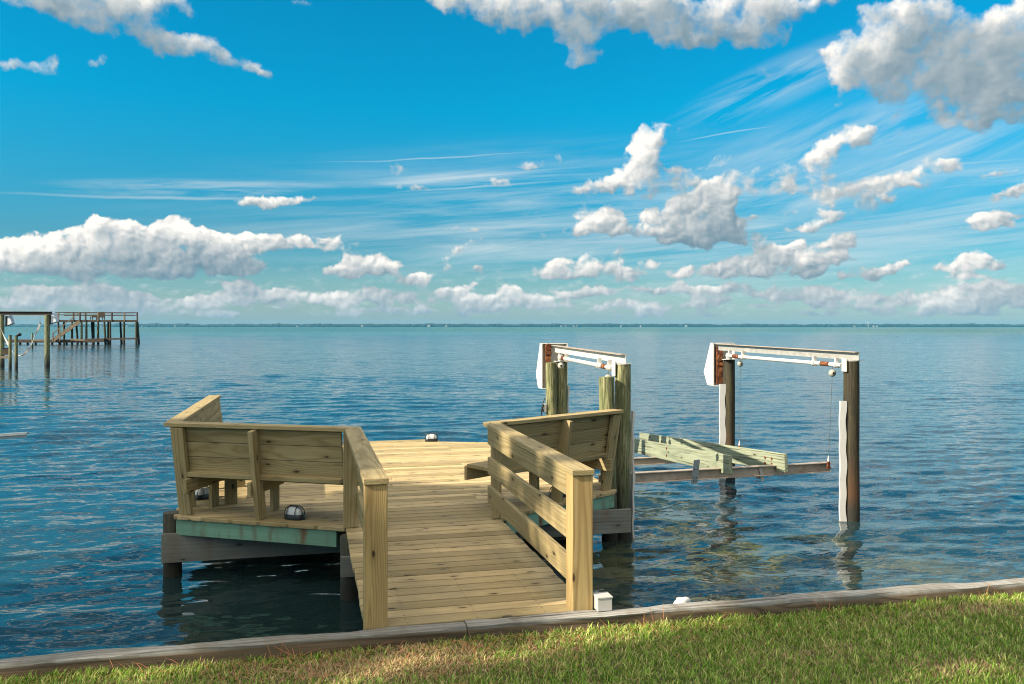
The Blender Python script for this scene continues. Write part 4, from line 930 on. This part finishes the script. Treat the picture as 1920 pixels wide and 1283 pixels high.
t_ = thing('dock_lamp', 'dark rounded lamp tilted over the top of a short green post', 'lamp', fp(36, 627.5, 49.5))
c = fp(36, 627.5, 49.5); q = MB(); q.sphere(c, .135, 14, (1.0, .8, .78)); q.build('hood', M['black'], t_, smooth=True); q = MB(); q.beam(c + Vector((-.06, 0, -.02)), fp(31, 629.8, 49.5), .05, .05); q.build('arm', M['black'], t_)
t_ = thing('locker', 'dark brown box low between the left posts, over a grey plank', 'box', fp(13, 662, 50))
q = MB(); q.box(fp(12.5, 659.5, 50.2), (1, 0, 0), (0, 1, 0), UP, .36, .3, .38); q.build('body', M['farwood'], t_, bevel=.01); q = MB(); q.box(fp(12.5, 653.2, 50.2), (1, 0, 0), (0, 1, 0), UP, .40, .34, .03); q.build('lid', M['black'], t_)
q = MB(); q.beam(fp(-6, 670.2, 50.2), fp(18, 670, 50.2), .2, .12); q.build('shelf', M['farlit'], t_)
# pale beam end cut by the left edge of the view
t_ = thing('cradle_beam', 'pale grey beam end poking in from the left edge, low over the water', 'boat lift', PX(20, 815, 13.2))
q = MB(); q.beam(PX(-190, 829, 13.0), PX(52, 812.5, 13.2), .09, .035); q.build('flange', M['steel'], t_)
q = MB(); q.beam(PX(-190, 834, 13.0), PX(50, 817.5, 13.2), .012, .05); q.build('web', M['steel'], t_)
piling_thing('mossy piling of the neighbouring lift, carrying the pale beam end at the left edge', -9.3, 13.0, 1.3, .1, M['pile'])

# ------------------------------------------------------------------ far shore
DS = 5200.
q = MB(); vs = []; fs = []; n = 900; r_ = random.Random(4); h = 15.
for i in range(n + 1):
    x = -5200 + 10400 * i / n; h += r_.uniform(-2.2, 2.2) + (19 - h) * .25; h = max(14, min(26, h))
    for (dy, z) in ((0, WATER - 1), (r_.uniform(-3, 3), h * .5), (r_.uniform(4, 16), h), (60, h * .9), (90, WATER - 1)): vs.append((x, DS + dy + 120 * math.sin(x / 1500), z))
for i in range(n):
    for k in range(4): fs.append((i * 5 + k, (i + 1) * 5 + k, (i + 1) * 5 + k + 1, i * 5 + k + 1))
q.add(vs, fs); m_, g, b, o_ = mat('far_woods'); pos = g.node('ShaderNodeNewGeometry', out=0)
col = g.mix(g.mr(g.noise(g.v('MULTIPLY', pos, (.02, .02, .2)), 1., 5, .6), .4, .6), (.008, .022, .020), (.020, .042, .030)); g.l.new(col, b.inputs['Base Color']); b.inputs['Roughness'].default_value = .9
ob = q.build('treeline', m_); tag(ob, 'thin dark band of woods along the far shore of the bay', 'woods', kind='stuff')
r_ = random.Random(9)
houses = [(211, 1.6, 'pale house among the far trees, just left of the pier end piles'), (258, 2, 'white house on the far shore right behind the end of the pier'), (285, 1.5, 'small white house on the far shore just past the pier'),
 (345, 1.4, 'small pale house on the far shore between the pier and the bench'), (566, 2.4, 'white waterfront house on the far shore above the left railing'), (684, 3.4, 'wide pale building on the far shore straight above the railing end'),
 (806, 5, 'long white building on the far shore near the middle of the bay'), (838, 4, 'second long white building, right beside the longest one'), (1052, 2.2, 'white house on the far shore just left of the white lift beam'),
 (1061, 1.6, 'small bright house on the far shore beside the lift beam end'), (1076, 2.6, 'white house on the far shore above the lift beam'), (1081, 1.4, 'smallest white house above the lift beam'), (1165, 2.6, 'white house on the far shore above the tall mossy piling'),
 (1203, 2.8, 'pale building on the far shore right of the tall mossy piling'), (1290, 4.2, 'long pale building on the far shore midway between the lift beams'), (1614, 2.6, 'white house on the far shore above the right piling'),
 (1651, 3.0, 'white house on the far shore right of the right piling'), (1657, 1.8, 'small white house farthest right on the far shore')]
for (x, w, lab) in houses:
    X = (x - 960) / F_PX * DS; W_ = w * 3.3; y0 = DS - 22 + 120 * math.sin(X / 1500); c = Vector((X, y0, 3.6)); hh = r_.uniform(4.5, 7.5)
    t_ = thing('house', lab, 'house', (X, y0, 0), 'white houses along the far shore')
    q = MB(); q.box((X, y0, 2 + hh / 2), (1, 0, 0), (0, 1, 0), UP, W_, 12, hh); q.build('wall', M['shell'], t_)
    q = MB(); z = 2 + hh; q.add([(X - W_ / 2 - .6, y0 - 6.5, z), (X + W_ / 2 + .6, y0 - 6.5, z), (X + W_ / 2 + .6, y0 + 6.5, z), (X - W_ / 2 - .6, y0 + 6.5, z), (X - W_ / 4, y0, z + 2.4), (X + W_ / 4, y0, z + 2.4)], [(0, 1, 5, 4), (1, 2, 5), (2, 3, 4, 5), (3, 0, 4), (3, 2, 1, 0)]); q.build('roof', M['roof'], t_)
for x, lab in ((1628, 'white water tower above the far woods on the right'), (521, 'pale water tower above the far woods left of centre')):
    X = (x - 960) / F_PX * (DS + 60); t_ = thing('water_tower', lab, 'water tower', (X, DS + 60, 0), 'water towers over the far woods')
    q = MB(); q.sphere((X, DS + 60, 27), 6.5, 14, (1, 1, .8)); q.build('tank', M['shell'], t_, smooth=True); q = MB(); q.tube([(X, DS + 60, 0), (X, DS + 60, 23)], 1.8, 10); q.build('stem', M['shell'], t_)

# ------------------------------------------------------------------ small things by the seawall
def rock(name, label, c, s, m, seed):
    r_ = random.Random(seed); bm = bmesh.new(); bmesh.ops.create_icosphere(bm, subdivisions=3, radius=1)
    for v_ in bm.verts:
        n_ = 1 + .16 * math.sin(v_.co.x * 3 + seed) * math.sin(v_.co.y * 4 + 1) + .1 * math.sin(v_.co.z * 6 + v_.co.x * 5) + r_.uniform(-.03, .03)
        v_.co = Vector((v_.co.x * s[0], v_.co.y * s[1], v_.co.z * s[2])) * n_
    me = bpy.data.meshes.new(name); bm.to_mesh(me); bm.free(); me.materials.append(m); me.polygons.foreach_set('use_smooth', [True] * len(me.polygons))
    o = bpy.data.objects.new(name, me); COL.objects.link(o); o.location = c; return tag(o, label, name.replace('_', ' '))
pr = Wp(2.75, .55, WATER + .01); rock('rock', 'low wet grey rock breaking the water behind the seawall on the right', pr, (.42, .16, .10), M['stone'], 2)
pr = Wp(1.37, .03, -.018); rock('shell', 'small white shell behind the seawall cap, right of the white box', pr, (.05, .035, .045), M['white'], 5)

# ================================================================== grass
def grass():
    rng = np.random.RandomState(12)
    N = 210000
    u = rng.uniform(-3.7, 6.0, N); v = -.135 - rng.rand(N) ** 1.15 * 2.0
    sv = np.where(u < .7, 0., -.024 * (u - .7)); v += sv
    x = O2.x + u * EU.x + v * EV.x; y = O2.y + u * EU.y + v * EV.y
    z = -.091 - .012 * np.sin(u * 2.1 + 1) * np.sin(v * 3.3) + np.clip((-v - .3) * .03, 0, .10)
    def fld(a, b, c, d): return np.sin(x * a + y * b + c) * np.sin(x * b * .8 - y * a * 1.1 + d)
    f1 = .5 + .28 * fld(1.3, 2.2, .4, 1.) + .22 * fld(3.1, 4.3, 2., .3) + .16 * fld(7.7, 9.1, 1, 2)
    # a worn, straw-coloured patch in front of the walkway; the others paint sunlit spots
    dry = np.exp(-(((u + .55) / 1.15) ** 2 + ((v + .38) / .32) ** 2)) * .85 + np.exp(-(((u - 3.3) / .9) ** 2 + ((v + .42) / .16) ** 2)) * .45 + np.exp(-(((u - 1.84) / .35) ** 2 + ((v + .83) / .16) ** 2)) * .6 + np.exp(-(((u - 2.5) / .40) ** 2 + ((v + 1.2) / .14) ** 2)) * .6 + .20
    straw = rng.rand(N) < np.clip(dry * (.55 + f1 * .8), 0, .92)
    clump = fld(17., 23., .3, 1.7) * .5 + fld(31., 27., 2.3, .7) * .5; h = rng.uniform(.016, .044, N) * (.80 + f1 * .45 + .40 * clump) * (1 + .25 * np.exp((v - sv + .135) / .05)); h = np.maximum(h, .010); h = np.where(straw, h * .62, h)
    wd = rng.uniform(.0018, .0042, N); ang = rng.uniform(0, 2 * np.pi, N); lean = rng.uniform(.15, .95, N) * h * 1.15; lean = np.where(straw, lean * 1.9, lean)
    tips = np.stack([x + np.cos(ang) * lean, y + np.sin(ang) * lean, z + h], -1)
    mids = np.stack([x + np.cos(ang) * lean * .35, y + np.sin(ang) * lean * .35, z + h * .62], -1)
    pa = ang + np.pi / 2 + rng.normal(0, .5, N); px, py = np.cos(pa) * wd, np.sin(pa) * wd
    base = np.stack([x, y, z], -1); off = np.stack([px, py, np.zeros(N)], -1)
    V = np.stack([base - off, base + off, mids + off * .8, mids - off * .8, tips], 1).reshape(-1, 3).astype(np.float32)
    k = np.arange(N, dtype=np.int32)[:, None] * 5
    L = np.concatenate([k, k + 1, k + 2, k + 3, k + 3, k + 2, k + 4], 1).ravel()
    st = (np.arange(N, dtype=np.int32)[:, None] * 7 + np.array([0, 4], np.int32)).ravel()
    me = bpy.data.meshes.new('grass'); me.vertices.add(len(V)); me.vertices.foreach_set('co', V.ravel()); me.loops.add(len(L)); me.loops.foreach_set('vertex_index', L); me.polygons.add(len(st)); me.polygons.foreach_set('loop_start', st); me.update(calc_edges=True)
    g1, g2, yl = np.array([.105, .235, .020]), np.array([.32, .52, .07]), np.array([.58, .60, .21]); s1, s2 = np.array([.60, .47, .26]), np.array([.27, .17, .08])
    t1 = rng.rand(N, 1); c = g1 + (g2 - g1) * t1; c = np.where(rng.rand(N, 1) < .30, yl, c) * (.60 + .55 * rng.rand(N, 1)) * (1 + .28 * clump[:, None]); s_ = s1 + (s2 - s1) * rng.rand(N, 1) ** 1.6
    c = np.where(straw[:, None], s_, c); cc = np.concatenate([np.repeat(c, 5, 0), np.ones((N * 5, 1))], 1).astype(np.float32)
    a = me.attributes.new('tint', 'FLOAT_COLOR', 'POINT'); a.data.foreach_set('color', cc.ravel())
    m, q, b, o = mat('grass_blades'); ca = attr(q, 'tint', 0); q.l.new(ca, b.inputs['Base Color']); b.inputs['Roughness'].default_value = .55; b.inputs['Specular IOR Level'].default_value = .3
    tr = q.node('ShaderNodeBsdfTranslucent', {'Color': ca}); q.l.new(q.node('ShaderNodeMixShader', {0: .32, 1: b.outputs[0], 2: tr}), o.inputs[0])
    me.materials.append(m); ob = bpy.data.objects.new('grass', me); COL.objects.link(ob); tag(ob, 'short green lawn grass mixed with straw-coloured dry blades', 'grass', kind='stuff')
    # fallen pine needles
    N = 800; u = rng.normal(-.4, 1.3, N); u = np.where(rng.rand(N) < .35, rng.uniform(-3.5, 5.5, N), u); v = -.17 - abs(rng.normal(0, .33, N)); v = np.where(u > .7, v - .024 * (u - .7), v)
    q = MB(); vs, fs = [], []
    for i in range(N):
        p = Wp(u[i], v[i], -.078 + rng.uniform(-.01, .035)); a = rng.uniform(0, math.pi * 2); L_ = rng.uniform(.05, .15); tl = rng.normal(0, .18)
        d = Vector((math.cos(a), math.sin(a), tl)); s_ = Vector((-math.sin(a), math.cos(a), 0)) * .0013; bnd = Vector((0, 0, L_ * .08)); n0 = len(vs)
        vs += [p - s_, p + s_, p + d * L_ * .5 + bnd + s_, p + d * L_ * .5 + bnd - s_, p + d * L_ + s_ * .6, p + d * L_ - s_ * .6]; fs += [(n0, n0 + 1, n0 + 2, n0 + 3), (n0 + 3, n0 + 2, n0 + 4, n0 + 5)]
    q.add(vs, fs); ob = q.build('pine_needles', plain('dry_needle', (.42, .17, .07), .6, var=.35, sc=3.)); tag(ob, 'reddish fallen pine needles scattered over the lawn edge', 'pine needles', kind='stuff')
    # a few needles and stems lying over or standing at the cap
    q = MB()
    for (u_, n_) in ((-2.9, 3), (-2.05, 2), (-1.2, 5), (1.05, 3), (2.3, 6), (3.6, 3)):
        for i in range(n_):
            p = Wp(u_ + rng.normal(0, .05), -.15 + shore_v(u_), -.07); e = p + EU * rng.normal(0, .09) + EV * rng.uniform(-.03, .06) + UP * rng.uniform(.06, .13); q.tube([p, (p + e) / 2 + UP * .008, e], [.0017, .0014, .0006], 4)
    ob = q.build('standing_stems', bpy.data.materials['dry_needle']); tag(ob, 'thin reddish dry stems and needles leaning on the seawall cap', 'dry stems', kind='stuff')
grass()

# ================================================================== trees behind and left of the view; their crowns throw the shade
def in_poly(px, py, poly):
    c = False; n = len(poly)
    for i in range(n):
        x0, y0 = poly[i]; x1, y1 = poly[(i + 1) % n]
        if (y0 > py) != (y1 > py) and px < (x1 - x0) * (py - y0) / (y1 - y0) + x0: c = not c
    return c
SH = Vector((SUN.x, SUN.y, 0)) / SUN.z
def tree(label, trunk_xy, spots, hrange, leafm, bark, seed, dens=1., leaf=.16):
    """spots: (x, y, radius) on the ground whose sunlight this crown takes"""
    r_ = random.Random(seed); cl = []
    for (gx, gy, gr) in spots:
        h = r_.uniform(*hrange); cl.append((Vector((gx, gy, 0)) + SH * h + UP * h, gr))
    t_ = thing('shade_tree', label, 'tree', (trunk_xy[0], trunk_xy[1], -.1), 'trees on the shore')
    vs, fs = [], []
    for c, gr in cl:
        n = int(150 * dens * max(gr, .25) ** 2 / .25)
        for _ in range(n):
            while True:
                d = Vector((r_.uniform(-1, 1), r_.uniform(-1, 1), r_.uniform(-1, 1)))
                if d.length < 1: break
            p = c + d * gr; a = Vector((r_.uniform(-1, 1), r_.uniform(-1, 1), r_.uniform(-.6, .6))).normalized(); b_ = a.cross(Vector((r_.uniform(-1, 1), r_.uniform(-1, 1), r_.uniform(-1, 1)))).normalized()
            s_ = leaf * r_.uniform(.6, 1.2); n0 = len(vs); vs += [p - a * s_, p - b_ * s_ * .45, p + a * s_, p + b_ * s_ * .45]; fs.append((n0, n0 + 1, n0 + 2, n0 + 3))
    q = MB(); q.add(vs, fs); q.build('crown', leafm, t_)
    ctr = sum((c for c, g_ in cl), Vector()) / len(cl); base = Vector((trunk_xy[0], trunk_xy[1], -.3)); q = MB()
    top = Vector((base.x * .6 + ctr.x * .4, base.y * .6 + ctr.y * .4, ctr.z * .72))
    q.tube([base, base + (top - base) * .35 + Vector((.1, .05, 0)), base + (top - base) * .7, top], [.30, .24, .19, .12], 14, wob=.05)
    for c, g_ in cl[::3]:
        s0 = base + (top - base) * r_.uniform(.5, .95); q.tube([s0, (s0 + c) / 2 + UP * .4, c], [.08, .045, .015], 7)
    q.build('trunk', bark, t_, smooth=True); return t_
leafm = plain('oak_leaf', (.06, .10, .03), .6, var=.4, sc=1.); bark = plain('bark', (.12, .09, .065), .9, var=.4, sc=6.)
MAIN = [(-5.2, 8.9), (-1.95, 9.02), (-1.5, 9.85), (-.2, 9.62), (.62, 8.8), (.45, 7.2), (.15, 6.15), (.0, 5.55), (-.05, 5.05), (-1.2, 4.95), (-3.2, 4.7), (-5.6, 4.9)]
r0 = random.Random(21); sp1 = []
for i in range(26):
    for j in range(22):
        gx, gy = -5.6 + i * .26 + r0.uniform(-.06, .06), 4.6 + j * .25 + r0.uniform(-.06, .06)
        if in_poly(gx, gy, MAIN) and math.hypot(gx + 2.34, gy - 8.48) > .36:
            ed = min(abs(gx), 1); inner = all(in_poly(gx + dx, gy + dy, MAIN) for dx, dy in ((.2, 0), (-.2, 0), (0, .2), (0, -.2)))
            sp1.append((gx, gy, .34 if inner else .17))
tree('broad oak left of the dock', (-17.5, -.8), sp1, (11.5, 13.5), leafm, bark, 31, 1.25, .13)
# looser crown: dapples over the right railing and the lawn
sp2 = []
for (cx, cy, rx, ry, n) in ((1.25, 7.6, .55, 1.1, 16), (.9, 8.9, .5, .5, 7), (1.7, 6.5, .25, .35, 3), (2.2, 8.6, .6, .8, 5), (1.9, 5.65, .35, .12, 4)):
    for _ in range(n):
        a = r0.uniform(0, 6.28); k = r0.random() ** .5; sp2.append((cx + math.cos(a) * rx * k, cy + math.sin(a) * ry * k, r0.uniform(.12, .24)))
for (cx, cy, rx, ry) in ((.45, 4.66, .95, .13), (1.05, 4.88, .45, .13), (1.75, 5.22, .75, .15), (2.75, 5.30, .75, .24), (3.5, 5.15, .7, .3), (1.5, 4.5, .4, .10), (-2.6, 4.1, 1.0, .15), (4.3, 5.75, .5, .18), (3.3, 4.75, .35, .12)):
    nx_, ny_ = max(2, int(rx / .11)), max(1, int(ry / .11))
    for i in range(-nx_, nx_ + 1):
        for j in range(-ny_, ny_ + 1):
            ux_, uy_ = i / nx_, j / ny_ if ny_ else 0
            if ux_ * ux_ + uy_ * uy_ <= 1.05: sp2.append((cx + ux_ * rx + r0.uniform(-.05, .05), cy + uy_ * ry + ux_ * rx * .22 + r0.uniform(-.03, .03), .21))
tree('loose pine behind the lawn', (-14.5, -3.2), sp2, (10.5, 13), leafm, bark, 32, 1.5, .11)

# ================================================================== the air over the bay
def haze():
    q = MB(); q.box((0, DS / 2 + 200, 18.5), (1, 0, 0), (0, 1, 0), UP, 12400, DS + 900, 42.5)
    m = bpy.data.materials.new('air'); m.use_nodes = True; g = NT(m.node_tree); g.n.clear(); o = g.n.new('ShaderNodeOutputMaterial')
    v = g.n.new('ShaderNodeVolumePrincipled'); v.inputs['Color'].default_value = (.10, .52, .90, 1); v.inputs['Density'].default_value = .00006; v.inputs['Anisotropy'].default_value = .0
    g.l.new(v.outputs[0], o.inputs['Volume']); m.cycles.homogeneous_volume = True
    ob = q.build('haze', m); tag(ob, 'pale blue sea air', kind='stuff')
haze()
